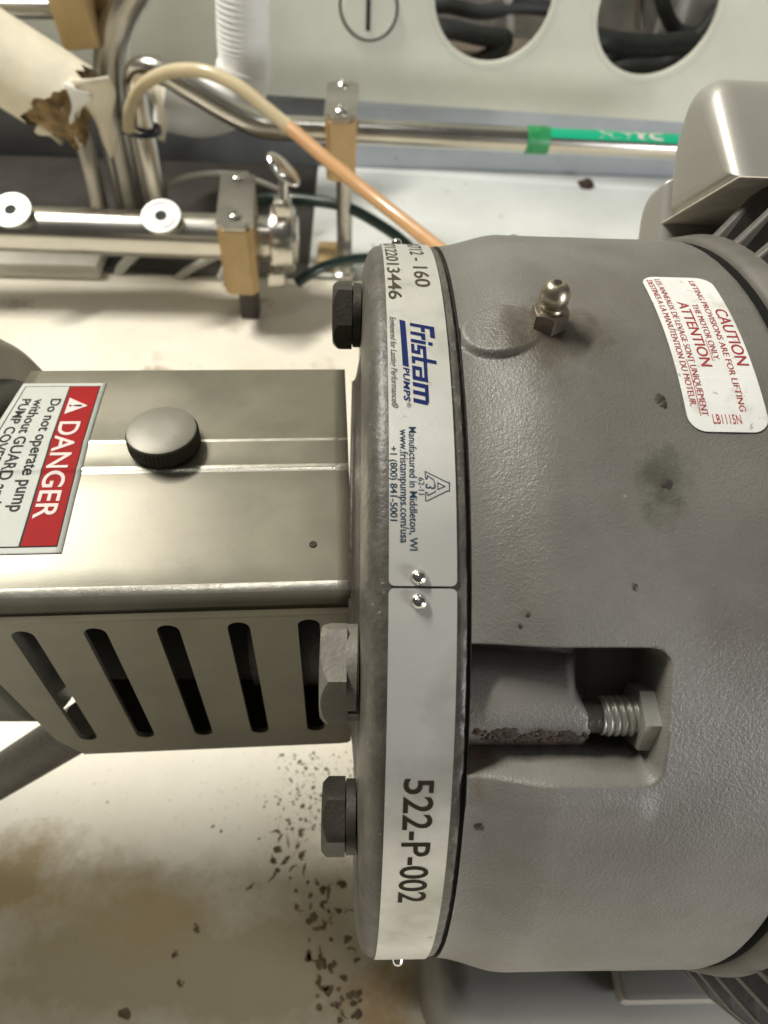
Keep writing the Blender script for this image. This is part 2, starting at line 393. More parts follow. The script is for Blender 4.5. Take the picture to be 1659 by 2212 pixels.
# cabinet interior, seen through the openings
cab = thing('cabinet_interior', 'dark brown cabinet inside behind the round openings', 'cabinet', (0.3, .85, 0))
for nm, lo, hi, m in (('back_plate', (-.3, 1.02, -.18), (1.1, 1.03, .5), INNERG), ('shelf', (-.3, .83, -.125), (1.1, 1.02, -.115), INNER)):
    adopt(box(nm, lo, hi, m), cab)
adopt(box('rail', (-.2, .93, .035), (1.0, .96, .05), INNER, bev=.003), cab)
adopt(box('terminal_block', (.40, .90, -.115), (.47, 1.0, .01), INNERG, bev=.006), cab)
def wtube(name, pts, dep, r, mat, label, cat, group=None):
    P = []
    for i, (px, py) in enumerate(pts):
        P.append(at(px, py, 'y', dep if not isinstance(dep, (list, tuple)) else dep[i]))
    return tag(tube(name, P, r, mat), label, cat, group)
wtube('cable', [(900, 70), (960, 62), (1040, 78), (1090, 85), (1060, 120), (1000, 150)], .87, .011, CABLE, 'thick dark cable curling inside the round opening next to the slotted plug', 'cable')
wtube('cable', [(1240, 70), (1310, 90), (1400, 100), (1490, 95), (1530, 120)], .86, .013, CABLE, 'thick dark cable crossing the upper part of the rightmost opening', 'cable')
wtube('cable', [(1260, 190), (1340, 150), (1430, 140), (1500, 90), (1560, 20)], .89, .010, CABLE, 'dark cable rising to the right inside the rightmost opening', 'cable')
wtube('cable', [(905, 20), (960, 12), (1040, 26), (1120, 14), (1210, 20)], .93, .009, CABLE, 'dark cable lying high and far back in the opening next to the slotted plug', 'cable')
wtube('cable', [(1290, 150), (1330, 118), (1380, 122), (1420, 160), (1470, 150), (1530, 100)], .92, .012, CABLE, 'dark cable looping low and far back in the rightmost opening', 'cable')
wtube('cable', [(1420, -40), (1440, 30), (1470, 70), (1540, 80)], .90, .009, CABLE, 'dark cable hanging at the upper right of the rightmost opening', 'cable')
wtube('conduit', [(1100, -80), (1098, -10), (1100, 70)], .93, .007, CLEARH, 'thin pale conduit standing inside the opening next to the slotted plug', 'conduit')
wtube('conduit', [(1380, -80), (1385, 0), (1383, 60)], .95, .008, STEELD, 'short steel conduit inside the rightmost opening', 'conduit')

# ================================================================== PIPES AND HOSES BEHIND THE PUMP
# ---- manifold
man = thing('manifold_pipe', 'thick polished steel pipe with two round ports, lying level behind the shaft guard', 'pipe', (-.3, .468, -.122))
PA = at(-500, 470, 'y', .468); PB = at(612, 514, 'y', .468); PA.z = -.1203; PB.z = -.1249
adopt(tube('pipe_body', [PA, PB], .0198, STEEL, seg=48, sub=1), man)
for (px, py) in ((13, 437), (342, 449)):
    P = at(px, py, 'y', .454); t = (P.x-PA.x)/(PB.x-PA.x); base = PA.lerp(PB, t)
    ax = Vector((0, -.42, .9)).normalized()
    C = Vector((base.x, base.y, base.z))
    d = ray(px, py); # place the port along its axis so that it stands over the pipe
    h = .0262
    f = lathe('port', [(.005, .0085), (h-.006, .0085), (h-.004, .0160), (h-.0015, .0172), (h, .0168), (h, .0138), (h-.0012, .0134), (h-.0012, .0122), (h, .0118), (h, .0054)], FERR, C, ax, seg=40); adopt(f, man)
    f2 = lathe('port_bore', [(h-.0002, .0055), (h-.0004, .0050), (h-.0006, 0)], BLACK, C, ax, f, seg=24); 
    f2.matrix_parent_inverse = Matrix.Translation(man.location)
    f2.parent = f; f2.matrix_parent_inverse = Matrix.Identity(4)
# tri-clamp on its end
tcl = thing('pipe_end_clamp', 'polished clamp with wing nut closing the right end of the thick pipe', 'clamp', (PB.x, PB.y, PB.z))
axm = (PB-PA).normalized()
adopt(lathe('clamp_band', [(-.011, .0205), (-.010, .0285), (-.006, .030), (.006, .030), (.010, .0285), (.011, .0205)], STEEL, PB, axm), tcl)
adopt(lathe('end_cap', [(.011, .022), (.013, .020), (.0135, 0)], STEEL, PB, axm), tcl)
W0 = PB+Vector((.002, -.012, .028)); W1 = W0+Vector((.002, .01, .034))
adopt(tube('clamp_stud', [W0, W1], .0042, STEEL, seg=14, sub=1), tcl)
adopt(box('stud_lug', (-.008, -.009, -.006), (.008, .009, .008), STEEL, bev=.003, M=Matrix.Translation(W0+Vector((0, .004, .006)))), tcl)
adopt(box('stud_lug', (-.008, -.006, -.010), (.008, .010, .006), STEEL, bev=.003, M=Matrix.Translation(PB+Vector((-.006, -.024, -.022)))), tcl)
MW = Matrix.Translation(W1+Vector((.0, 0, .002))) @ Matrix.Rotation(radians(-40), 4, 'Z') @ Matrix.Rotation(radians(28), 4, 'Y') @ Matrix.Diagonal((.019, .0095, .0055, 1))
bm = bmesh.new(); bmesh.ops.create_uvsphere(bm, u_segments=28, v_segments=16, radius=1)
for v in bm.verts:
    v.co.z *= (.55+.45*abs(v.co.x))
bmesh.ops.transform(bm, matrix=MW, verts=bm.verts); adopt(from_bm('wing_nut', bm, CHROME, smooth=True), tcl)

def saddle_clamp(label, front_l, front_r, ztop, yf, yb, zbot, lean, foot):
    """beige block with a steel top plate and two screws"""
    t = thing('saddle_clamp', label, 'pipe clamp', ((front_l+front_r)/2, (yf+yb)/2, zbot), 'beige block pipe clamps')
    def sk(v):       # slight skew of the depth direction
        v.co.x += lean*(v.co.y-yf)
    def bx(nm, lo, hi, m, bev):
        bm = bmesh.new(); bmesh.ops.create_cube(bm, size=1)
        c = (Vector(lo)+Vector(hi))/2; s = Vector(hi)-Vector(lo)
        for v in bm.verts: v.co = Vector((v.co.x*s.x, v.co.y*s.y, v.co.z*s.z))+c
        bmesh.ops.bevel(bm, geom=[e for e in bm.edges if abs((e.verts[0].co-e.verts[1].co).normalized().z) > .9], offset=bev, segments=4, affect='EDGES')
        bmesh.ops.bevel(bm, geom=[e for e in bm.edges if len(e.link_faces) == 2 and e.calc_face_angle(0) > 1.2], offset=.0008, segments=2, affect='EDGES')
        for v in bm.verts: sk(v)
        o = from_bm(nm, bm, m, smooth=True); split(o, 35); adopt(o, t); return o
    bx('block', (front_l, yf, zbot), (front_r, yb, ztop-.0042), BEIGE, .0035)
    bx('top_plate', (front_l-.0012, yf-.001, ztop-.004), (front_r+.0012, yb+.001, ztop), STEELD, .006)
    cx = (front_l+front_r)/2
    for fy in (.16, .86):
        yy = yf+(yb-yf)*fy; c = Vector((cx+lean*(yy-yf), yy, ztop-.0005))
        s = lathe('screw', [(0, .0058), (.0018, .0060), (.0032, .0048), (.0042, .0028), (.0043, .0022), (.0025, .0018), (.0025, 0)], CHROME, c, (0, 0, 1), seg=24); adopt(s, t)
    px_, py_ = foot
    if foot_z(py_) == ZF:
        adopt(box('post', (px_-.0085, py_-.006, ZF), (px_+.0085, py_+.010, zbot+.001), NECK, bev=.001), t); return t
    adopt(tube('post', [(px_, py_, zbot+.002), (px_, py_, foot_z(py_)+.002)], .0075, STEELD, seg=24, sub=1), t)
    adopt(lathe('foot_disc', [(0.0004, .013), (.003, .013), (.005, .009), (.011, .0085)], STEEL, (px_, py_, foot_z(py_)), (0, 0, 1)), t)
    return t
def foot_z(y): return ZF if y < .513 else ZF+.004
saddle_clamp('beige block clamp with a plain steel top plate gripping the thick polished pipe', -.1225, -.0936, -.0876, .418, .519, -.1522, -.075, (-.107, .447))
saddle_clamp('beige block clamp on a tall steel post holding the slim far pipe', -.0345, -.0085, -.030, .497, .583, -.0845, .01, (-.0185, .520))

# ---- slim drain pipe with green tape
dr = thing('drain_pipe', 'slim polished pipe with a green taped DRAIN label in front of the panel', 'pipe', (.1, .55, -.061))
PC = at(620, 286, 'y', .55); PD = at(1700, 293, 'y', .55); PC.z = -.061; PD.z = -.0655; PD.y = .548
elb = [at(348, 470, 'y', .575), at(330, 380, 'y', .575), at(312, 290, 'y', .575), at(296, 215, 'y', .575), at(292, 168, 'y', .572), at(312, 148, 'y', .57), at(350, 155, 'y', .565), at(410, 190, 'y', .56), at(500, 243, 'y', .555), at(565, 272, 'y', .552), PC, PC.lerp(PD, .05), PC.lerp(PD, .5), PD]
adopt(tube('pipe_body', elb, .0107, STEEL, seg=32, sub=10), dr)
def on_pipe(P0, P1, r):
    T = (P1-P0).normalized(); up = Vector((0, 0, 1)); up = (up-T*up.dot(T)).normalized(); bk = T.cross(up)*1.0
    return lambda s, a: P0+T*s+(up*cos(a)-(-bk)*sin(a)*-1)*r      # a = 0 on top, negative towards the viewer
fp = on_pipe(PC, PD, .0110)
def s_at(px):
    d = 1e9; b = 0
    for i in range(400):
        P = PC.lerp(PD, i/400); q = CROT.transposed() @ (P-CAM); x = PCX+FPX*q.x/-q.z
        if abs(x-px) < d: d = abs(x-px); b = (P-PC).length
    return b
test = fp(0, .5)-PC
sgn = 1 if test.y > 0 else -1
s0, s1, s2 = s_at(1135), s_at(1180), s_at(1600)
lbl = grid('green_label', frange(s1, s2, .01), frange(-.95, 1.6, .1), lambda s, a: fp(s, a*sgn), GREEN); adopt(lbl, dr)
wrp = lathe('tape_wrap', [(s0, .0113), (s0+.0005, .0121), (s1-.001, .0121), (s1+.001, .0115)], GREEN2, PC, PD-PC, seg=32); adopt(wrp, dr)
fp2 = on_pipe(PC, PD, .01115)
sa, sb = s_at(1288), s_at(1425)
V, F = text_mesh('DRAIN', .04)
x0 = min(v.x for v in V); x1 = max(v.x for v in V); ch = max(v.y for v in V)
tm = mesh('lettering', [fp2(sb-(sb-sa)*(v.x-x0)/(x1-x0), sgn*(.0-.75*v.y/ch)) for v in V], F, INKW); tm.parent = lbl
# ---- other rigid pipes on the left
wtube('bent_pipe', [(345, -110), (305, -45), (266, 20), (243, 90), (238, 180), (246, 270), (268, 380), (300, 520)], .60, .0152, STEELD, 'thick shiny pipe bending down beside the torn insulation', 'pipe')
wtube('riser_pipe', [(283, 215), (296, 300), (316, 400), (330, 470)], .605, .0092, STEELD, 'slim steel riser just left of the blue tie', 'pipe')
wtube('lagged_core_pipe', [(120, 190), (146, 222), (170, 280), (190, 340), (213, 440), (222, 500)], .565, .0088, STEELD, 'slim steel pipe dropping out of the torn cream insulation', 'pipe')
wtube('horizontal_rod', [(-300, 6), (-100, 14), (60, 17), (225, 20)], .62, .0085, STEELD, 'slim level steel rod in the far left corner', 'rod')
bc = thing('beige_bracket', 'beige nylon block on the level rod in the far left corner', 'bracket', at(155, 40, 'y', .60))
P = at(160, 20, 'y', .59)
adopt(box('block', (-.017, -.012, -.028), (.015, .02, .06), BEIGE, bev=.003, M=Matrix.Translation(P) @ Matrix.Rotation(radians(-6), 4, 'Y')), bc)
adopt(box('rear_block', (-.004, .018, -.020), (.033, .045, .05), BEIGE, bev=.003, M=Matrix.Translation(P)), bc)

# ---- white wrapped pipe with elbow
wp = thing('white_wrapped_pipe', 'white wrapped vertical pipe turning left in front of the panel', 'pipe', at(530, 100, 'y', .69))
pts = [at(522, -120, 'y', .69), at(524, -20, 'y', .69), at(526, 80, 'y', .69), at(527, 150, 'y', .69), at(505, 205, 'y', .685), at(440, 232, 'y', .675), at(385, 225, 'y', .665), at(345, 212, 'y', .66)]
adopt(tube('wrap', pts, .0262, WHITEP, seg=40, sub=40, rf=lambda t, a: (1+.022*sin(t*330)) if t < .42 else 1.08), wp)
tp = [at(335, 190, 'y', .655), at(352, 235, 'y', .64), at(350, 305, 'y', .62)]
adopt(tube('torn_flap', tp, .011, CREAM, seg=12, sub=6, rf=lambda t, a: (1-.75*t)*(1+.3*sin(3*a+5*t))), wp)

# ---- torn insulated pipe
tor = thing('torn_insulated_pipe', 'cream insulated pipe whose jacket is torn open at its lower right end', 'pipe', at(60, 150, 'y', .52))
A0 = at(-320, -75, 'y', .56); A1 = at(178, 238, 'y', .525)
T = (A1-A0).normalized(); N = T.orthogonal().normalized(); B = T.cross(N); LEN = (A1-A0).length
down = Vector((0, -.6, -.8)); 
RJ = .0345
def jag(a):
    dirn = N*cos(a)+B*sin(a); lo = dirn.dot(down)       # the viewer's lower side is torn back furthest
    return LEN-.004-.030*sstep(-.3, .95, lo)+.010*noise.noise(Vector((cos(a)*2.1, sin(a)*2.1, 3)))+.006*noise.noise(Vector((cos(a)*7, sin(a)*7, 1)))
ths = [2*pi*k/96 for k in range(97)]
adopt(grid('jacket', [0, .3, .6, .8, .9, .96, 1], ths, lambda u, a: A0+T*(jag(a)*u)+(N*cos(a)+B*sin(a))*RJ*(1+.02*noise.noise(Vector((cos(a)*2, sin(a)*2, u*8)))), CREAM), tor)
def wool(u, a):
    L = LEN-.004
    s = L*.6+(L*1.03-L*.6)*min(u, 1)
    r = RJ*.86*(1-.15*sstep(.7, 1, u))*(1+.10*noise.noise(Vector((cos(a)*4, sin(a)*4, u*9)))+.08*noise.noise(Vector((cos(a)*13, sin(a)*13, u*25))))
    if u > 1: r = RJ*.5*(2-u)*1.4; s = L*1.03-.03*(u-1)
    dirn = N*cos(a)+B*sin(a); s += .012*max(0, dirn.dot(down))*min(1, u)
    return A0+T*s+dirn*r
adopt(grid('fibre_filling', frange(0, 1, .05)+[1.2, 1.5, 1.9], ths, wool, WOOL), tor)
def flap(name, px, w_, l_, rot, mt, dep):
    P0 = at(*px, 'y', dep)
    def fn(u, v): 
        ww = w_*max(.02, 1-v)**.55*(1+.25*sin(8*v)); q = Vector(((u-.5)*ww, .004*sin(3*v)+.006*(u-.5)**2*4, -l_*v))
        return P0+Matrix.Rotation(rot, 3, 'Y') @ q
    o = grid(name, frange(0, 1, .1), frange(0, 1, .08), fn, mt); sd = o.modifiers.new('s', 'SOLIDIFY'); sd.thickness = .0012; adopt(o, tor); return o
flap('torn_flap', (188, 172), .032, .062, radians(-4), CREAM, .50)
flap('torn_flap', (130, 235), .012, .034, radians(-12), CREAM, .50)
flap('torn_flap', (105, 262), .018, .030, radians(-35), WOOL, .505)
flap('torn_flap', (168, 196), .020, .030, radians(28), WHITEP, .495)
flap('torn_flap', (78, 276), .016, .022, radians(-50), CREAM, .505)
flap('torn_flap', (150, 188), .016, .024, radians(5), WOOL, .50)
flap('torn_flap', (205, 215), .014, .034, radians(-14), WHITEP, .505)

# ---- hoses
hp = [(277, 282, .56), (281, 235, .555), (305, 188, .545), (350, 160, .53), (400, 151, .52), (455, 158, .51), (520, 190, .50), (572, 232, .49), (625, 275, .48)]
hq = [(625, 275, .48), (700, 340, .455), (780, 405, .43), (860, 468, .40), (945, 535, .36), (1010, 590, .32), (1060, 650, .27)]
hose = thing('amber_hose', 'hose arching from cream to amber and running down behind the motor', 'hose', at(400, 151, 'y', .52))
adopt(tube('cream_length', [at(a, b, 'y', c) for a, b, c in hp], .0054, CREAMH, seg=20), hose)
adopt(tube('amber_length', [at(a, b, 'y', c) for a, b, c in hq], .0055, AMBER, seg=20), hose)
tie = lathe('cable_tie', [(0, .0185), (.0042, .0187), (.0042, .0168), (0, .0166), (0, .0185)], TIE, at(305, 283, 'y', .575), (0.1, .05, 1)); 
tag(tie, 'dark blue tie strapping the cream hose end to the risers', 'cable tie')
wtube('green_hose', [(480, 470), (540, 438), (600, 428), (680, 434), (750, 448), (815, 482), (875, 525), (930, 590)], [.56, .55, .54, .53, .52, .51, .50, .48], .0052, GREENH, 'dark green hose arching from the thick pipe clamp to the motor', 'hose')
wtube('green_hose', [(640, 612), (672, 590), (710, 572), (760, 560), (830, 556)], [.47, .475, .485, .50, .52], .0050, GREENH, 'short dark green hose curving up from the pan edge beside the tall post', 'hose')
wtube('thin_tube', [(352, 414), (385, 388), (440, 375), (505, 376), (560, 392), (620, 418), (660, 440)], .60, .0026, CLEARH, 'thin milky tube arching over the thick pipe behind its clamp', 'tube')
wtube('thin_tube', [(478, 600), (492, 575), (520, 552), (560, 540)], .50, .0045, CLEARH, 'milky tube under the thick pipe, left of two', 'tube')
wtube('thin_tube', [(690, 0+598), (720, 575), (762, 552)], .56, .0026, CLEARH, 'short milky tube beside the tall post foot', 'tube')
wtube('thin_tube', [(375, 610), (405, 585), (440, 566), (480, 545)], .51, .004, CLEARH, 'milky tube rising under the beige clamp of the thick pipe', 'tube')
wtube('thin_tube', [(252, 610), (262, 580), (285, 555), (310, 530)], .515, .005, CLEARH, 'fat milky tube in the dark gap under the thick pipe', 'tube')
o = box('pale_bracket', (-.42, .50, ZF+.001), (-.262, .56, -.176), LEDGE, bev=.002); tag(o, 'pale low bracket in the dark gap, far left under the thick pipe', 'bracket')
o = box('tan_block', (-.047, .52, ZF+.0045), (-.024, .56, -.175), BEIGE, bev=.004); tag(o, 'tan block on the floor beside the tall post', 'block')
# dark lump on the ledge beyond
def blob(name, P, sx_, sy_, sz_, mat, rot=0., seed=0):
    bm = bmesh.new(); bmesh.ops.create_icosphere(bm, subdivisions=3, radius=1)
    for v in bm.verts:
        n = noise.noise(v.co*1.6+Vector((seed, 0, 0)))*.45+noise.noise(v.co*4+Vector((seed, 5, 0)))*.2; v.co *= 1+n
        v.co = Vector((v.co.x*sx_, v.co.y*sy_, max(v.co.z, -.35)*sz_))
    bmesh.ops.transform(bm, matrix=Matrix.Translation(P) @ Matrix.Rotation(rot, 4, 'Z'), verts=bm.verts)
    return from_bm(name, bm, mat)
P = at(1266, 399, 'z', ZF+.006)
tag(blob('debris_lump', P, .011, .008, .006, RUST, .4, 3), 'black crumbly lump on the pale floor below the drain pipe', 'debris')
for k, (px, py, s) in enumerate(((1590, 195, .006), (1580, 208, .0035))):
    P = wpt(*wall_uv(px, py), .0035)
    tag(blob('grime_spot', P, s*.7, .0012, s, RUST, 0, k), ('larger' if k == 0 else 'smaller')+' of two grime spots on the panel above the junction box', 'grime', 'grime spots on the panel')

# ================================================================== THE PUMP
pump = thing('pump', 'grey motor driven pump with slotted steel guard and lettered metal band', 'pump')
RB = .1155
# ---- motor housing: one displaced shell
PX1, PT0, PT1 = .0568, 131.0, 144.7
padc = cyl(1085, 703, .1195)
def hous_r(x, th):
    r = .1158+(.1195-.1158)*sstep(.0172, .036, x)
    if th > 205 or th < 20: return r
    # pocket cut into the shell
    u_ = (x-PX1)*1000; v_ = (th-(PT0+PT1)/2-.15)*.1195*pi/180*1000; hv = (PT1-PT0)/2*.1195*pi/180*1000+.1
    rc = 3.4; qx = u_+rc; qy = abs(v_)-hv+rc
    dd = min(max(qx, qy), 0)+sqrt(max(qx, 0)**2+max(qy, 0)**2)-rc
    sw_ = .7+2.6*sstep(0, hv, v_)
    m = 1-sstep(-sw_, .55, dd)
    if m > 0:
        d = .0138+.0034*sstep(.0405, .0465, x)
        dl = radians(th-138.7); q_ = .0108**2-(.1030*sin(dl))**2
        boss = max(0, (.1030*cos(dl)+sqrt(q_) if q_ > 0 else 0)-(r-d))*(1-sstep(.0385+.0045*sstep(135.5, 140, th)+.0012*noise.noise(Vector((th*.5, 0, 0))), .0430+.0032*sstep(135.5, 140, th), x))
        r -= m*(d-boss)
    # rolled lip below the pocket
    lip = math.exp(-((th-147.6)/2.0)**2)*(1-sstep(.052, .058, x)); r += .0008*lip
    # cast pad beside the grease fitting
    dx = (x-padc[0])/.0098; dt = (th-padc[1])*.1195*pi/180/.0085; q = sqrt(dx*dx+dt*dt)
    r += .0019*(1-sstep(.90, 1.04, q))*(1-.75*sstep(-.05, .8, dx))
    r += .00012*noise.noise(Vector((x*70, th*.14, 0)))+.00005*noise.noise(Vector((x*260, th*.52, 3)))
    # round off into the groove at the right
    if x > .0885: r -= .0045*(1-sqrt(max(0, 1-((x-.0885)/.0035)**2)))
    return r
xs = [.0172, .0174]+frange(.0178, .040, .0006)+frange(.0408, .0545, .0009)+frange(.0550, .0590, .00035)+frange(.060, .0880, .0011)+frange(.0886, .0919, .0004)
tl = frange(-30, 55, 4)+frange(56, 86, .6)+frange(86.2, 103, .22)+frange(103.5, 128, .6)+frange(128.5, 149.5, .22)+frange(150, 205, .6)+frange(208, 330, 4)
hous = grid('motor_housing', xs, tl, lambda x, t: pol(x, hous_r(x, t), t), PAINT, pump, ang=60)
lathe('housing_end', [(.0172, .1157), (.0172, .100)], NECK, (0, 0, 0), (1, 0, 0), hous, seg=160)
lathe('joint_gap', [(.0158, .1143), (.0173, .1143)], BLACK, (0, 0, 0), (1, 0, 0), hous, seg=160)
# rusty chips along the pocket boss, grime round the fitting: irregular patches that hug the shell
def patch(name, th, x, sx_, sy_, mat, seed, lift=.00012, parent=hous, rfun=hous_r, n=26):
    V = [pol(x, rfun(x, th)+lift+.0001, th)]; F = []
    for ring in (.5, 1):
        for k in range(n):
            a = 2*pi*k/n; s = ring*(1+.45*noise.noise(Vector((cos(a)*1.5, sin(a)*1.5, seed)))+.25*noise.noise(Vector((cos(a)*4, sin(a)*4, seed))))
            xx = x+cos(a)*sx_*s; tt = th+math.degrees(sin(a)*sy_*s/.1155)
            V.append(pol(xx, rfun(xx, tt)+lift*(1 if ring < 1 else .35), tt))
    for k in range(n):
        F.append((0, 1+k, 1+(k+1) % n)); F.append((1+k, 1+n+k, 1+n+(k+1) % n, 1+(k+1) % n))
    return mesh(name, V, F, mat, parent, True)
for k in range(64):
    px = 1025+265*(k+.5)/64+random.uniform(-5, 5); py = 1592+random.uniform(-14, 22)-10*sin((px-1015)/270*pi)*0
    x, th = cyl(px, py, .113); s = random.choice((.00025, .0004, .0006, .0011))*random.uniform(.8, 1.3)
    patch('chip', th, x, s*1.3, s, RUST if random.random() < .75 else NECK, k*3.3, .0003)
for (px, py, s) in ((1040, 1813, .0010), (1372, 1268, .0006), (1143, 1328, .0005), (1128, 1355, .0004), (1425, 862, .0012), (1433, 873, .0009), (1000+440, 1045, .0011), (1110, 505, .0011)):
    x, th = cyl(px, py, .1195); patch('paint_chip', th, x, s, s*1.1, NECK if s > .0005 else RUST, px, .00025)
# stud and nut in the pocket
nr, nth = .1100, 139.6
c0 = pol(.0395, nr, nth)
st = V = None
def thread(name, x0, x1, r, pitch, parent):
    O_ = pol(0, nr, nth); V = []; F = []; ns = 40; X_ = frange(x0, x1, pitch/9)
    for x in X_:
        for k in range(ns):
            a = 2*pi*k/ns; ph = ((x-x0)/pitch-k/ns) % 1; tri_ = 1-abs(2*ph-1)
            rr = r*(.86+.14*min(1, tri_*1.5)); 
            if x-x0 < .0006: rr *= .88+.12*(x-x0)/.0006
            V.append(O_+Vector((x, rr*cos(a), rr*sin(a))))
    for i in range(len(X_)-1):
        for k in range(ns): F.append((i*ns+k, i*ns+(k+1) % ns, (i+1)*ns+(k+1) % ns, (i+1)*ns+k))
    F.append(tuple(range(ns)))
    return split(mesh(name, V, F, ZINC, parent, True), 40)
stud = thing_ = lathe('stud', [(.030, .0036), (.0463, .0036)], NECK, (0, nr*cos(radians(nth)), nr*sin(radians(nth))), (1, 0, 0), pump, seg=24)
thread('screw_thread', .0462, .0545, .0043, .00160, stud)
0 and lathe('nut_face', [(.0528, .0048), (.0534, .0052), (.0536, .0070)], ZINC, (0, nr*cos(radians(nth)), nr*sin(radians(nth))), (1, 0, 0), stud, seg=32)
hexhead('nut', .0126, .0063, ZINC, (.0536, nr*cos(radians(nth)), nr*sin(radians(nth))), (1, 0, 0), pol(0, 1, nth-8), stud, rot=radians(0))
# grease fitting
gx, gt = cyl(1183, 697, .1197); gt += .0
ga = pol(0, 1, gt-2)
gO = pol(gx, .1192, gt)
gf = hexhead('grease_fitting', .0078, .0046, GREASE, gO, ga, (1, .3, 0), pump, rot=.3)
lathe('nipple', [(0.0044, 0.0032), (0.005, 0.0026), (0.0058, 0.0026), (0.0062, 0.003), (0.007, 0.0034), (0.0086, 0.0034), (0.0102, 0.0027), (0.0111, 0.0019), (0.0113, 0.001), (0.011, 0.0007), (0.0107, 0)], BRASS, gO, ga, gf, seg=32, ang=60)
lathe('nipple_bore', [(.01138, .0009), (.01138, 0)], BLACK, gO, ga, gf, seg=12)
# ---- caution sticker on the housing
RS = .1195+.00028
sx0, sx1, st0, st1 = .0643, .0822, 84.2, 108.9
def rrect(u0, u1, v0, v1, ru, rv, n=10):
    out = []
    for (cu_, cv, a0) in ((u1-ru, v1-rv, 0), (u0+ru, v1-rv, 90), (u0+ru, v0+rv, 180), (u1-ru, v0+rv, 270)):
        for k in range(n+1):
            a = radians(a0+90*k/n); out.append((cu_+ru*cos(a), cv+rv*sin(a)))
    return out
def sheet(name, loop, fn, mat, parent, step=None, thick=0.):
    """flat outline mapped on to a surface, sliced across v so that it follows the curve"""
    bm = bmesh.new(); vs = [bm.verts.new((a, b, 0)) for a, b in loop]; bm.faces.new(vs)
    if step:
        lo = min(b for a, b in loop); hi = max(b for a, b in loop); v = lo+step
        while v < hi:
            bmesh.ops.bisect_plane(bm, geom=bm.verts[:]+bm.edges[:]+bm.faces[:], plane_co=(0, v, 0), plane_no=(0, 1, 0)); v += step
    for v in bm.verts: v.co = fn(v.co.x, v.co.y)
    bmesh.ops.recalc_face_normals(bm, faces=bm.faces)
    f = bm.faces[:][0]; c = f.calc_center_median(); f.normal_update()
    if f.normal.dot(Vector((0, c.y, c.z))) < 0: bmesh.ops.reverse_faces(bm, faces=bm.faces)
    o = from_bm(name, bm, mat, parent)
    return o
cyf = lambda R: (lambda x, th: pol(x, R, th))
deg = math.degrees
caut = sheet('caution_sticker', rrect(sx0, sx1, st0, st1, .0040, deg(.0040/.1195)), cyf(RS), STICK, pump, step=1.2)
caut['label'] = 'white rounded caution sticker with dark red lettering'
fl = lambda th, x: pol(x, RS+.00010, th)
sw = sx1-sx0
for s, f0, f1, r0, r1, bo in (('CAUTION', .80, .955, .285, .655, .006), ('LIFTING PROVISIONS ARE FOR LIFTING', .665, .745, .04, .90, .0),
                          ('THE MOTOR ONLY.', .520, .60, .25, .63, .0), ('ATTENTION', .335, .475, .235, .665, .006),
                          ('LES ANNEAUX DE LEVAGE SONT UNIQUEMENT', .185, .265, .03, .925, .0), ('DESTINES A LA MANUTENTION DU MOTEUR.', .065, .145, .04, .88, .0)):
    lettering(s, DRED, caut, fl, st0+(st1-st0)*r0, st0+(st1-st0)*r1, sx0+sw*f0, sx0+sw*f1, bold=bo)
def bar(a0, a1, b0, b1, mat, parent, fn, name='printed_bar', n=12):
    return grid(name, frange(a0, a1, (a1-a0)/n), [b0, b1], lambda a, b: fn(a, b), mat, parent)
bar(st0+(st1-st0)*.505, st0+(st1-st0)*.63, sx0+sw*.497, sx0+sw*.507, DRED, caut, fl)
bar(st0+(st1-st0)*.625, st0+(st1-st0)*.925, sx0+sw*.163, sx0+sw*.173, DRED, caut, fl)
lettering('LB1115N', DRED, caut, lambda x, t: pol(x, RS+.0001, t), sx0+.0055, sx0+.0118, st1-.95, st1-2.05, bold=.004)

# ---- frame, fins, junction box
XG = .0919
lathe('motor_frame', [(XG-.003, .1130), (XG+.0012, .1135), (XG+.0012, .1192), (XG+.0022, .1207), (XG+.0075, .1216), (XG+.0085, .1180), (.26, .1195), (.28, .11)], FIN, (0, 0, 0), (1, 0, 0), pump, seg=180, ang=50)
lathe('end_groove', [(XG-.0035, .1145), (XG+.0010, .1148), (XG+.0010, .1190)], BLACK, (0, 0, 0), (1, 0, 0), pump, seg=120)
fin_me = None
for k in range(28):
    th = 66+6.3*k
    if th > 226: break
    prof = [(XG+.0055, .1195), (XG+.007, .1216), (XG+.016, .1325), (XG+.027, .1410), (XG+.038, .1445), (.255, .1445), (.262, .12)]
    if fin_me is None:
        V = []; F = []
        n = len(prof)
        for sgn_, wd in ((-1, 0), (1, 0)):
            for (x, r) in prof:
                hw = .0016
                V.append((x, sgn_*hw, r))
            for (x, r) in prof:
                V.append((x, sgn_*.0030, .1170))
        def q(s, row, i): return s*2*n+row*n+i
        for i in range(n-1):
            F.append((q(0, 0, i), q(0, 0, i+1), q(1, 0, i+1), q(1, 0, i)))
            F.append((q(0, 1, i), q(0, 1, i+1), q(0, 0, i+1), q(0, 0, i))); F.append((q(1, 0, i), q(1, 0, i+1), q(1, 1, i+1), q(1, 1, i)))
        fin_me = bpy.data.meshes.new('cooling_fin'); fin_me.from_pydata(V, [], F); fin_me.update(); fin_me.materials.append(FIN)
        for p in fin_me.polygons: p.use_smooth = False
    o = bpy.data.objects.new('cooling_fin', fin_me); COL.objects.link(o); o.parent = pump
    o.rotation_euler = (radians(th-90), 0, 0)
    bv = o.modifiers.new('b', 'BEVEL'); bv.width = .0008; bv.segments = 2
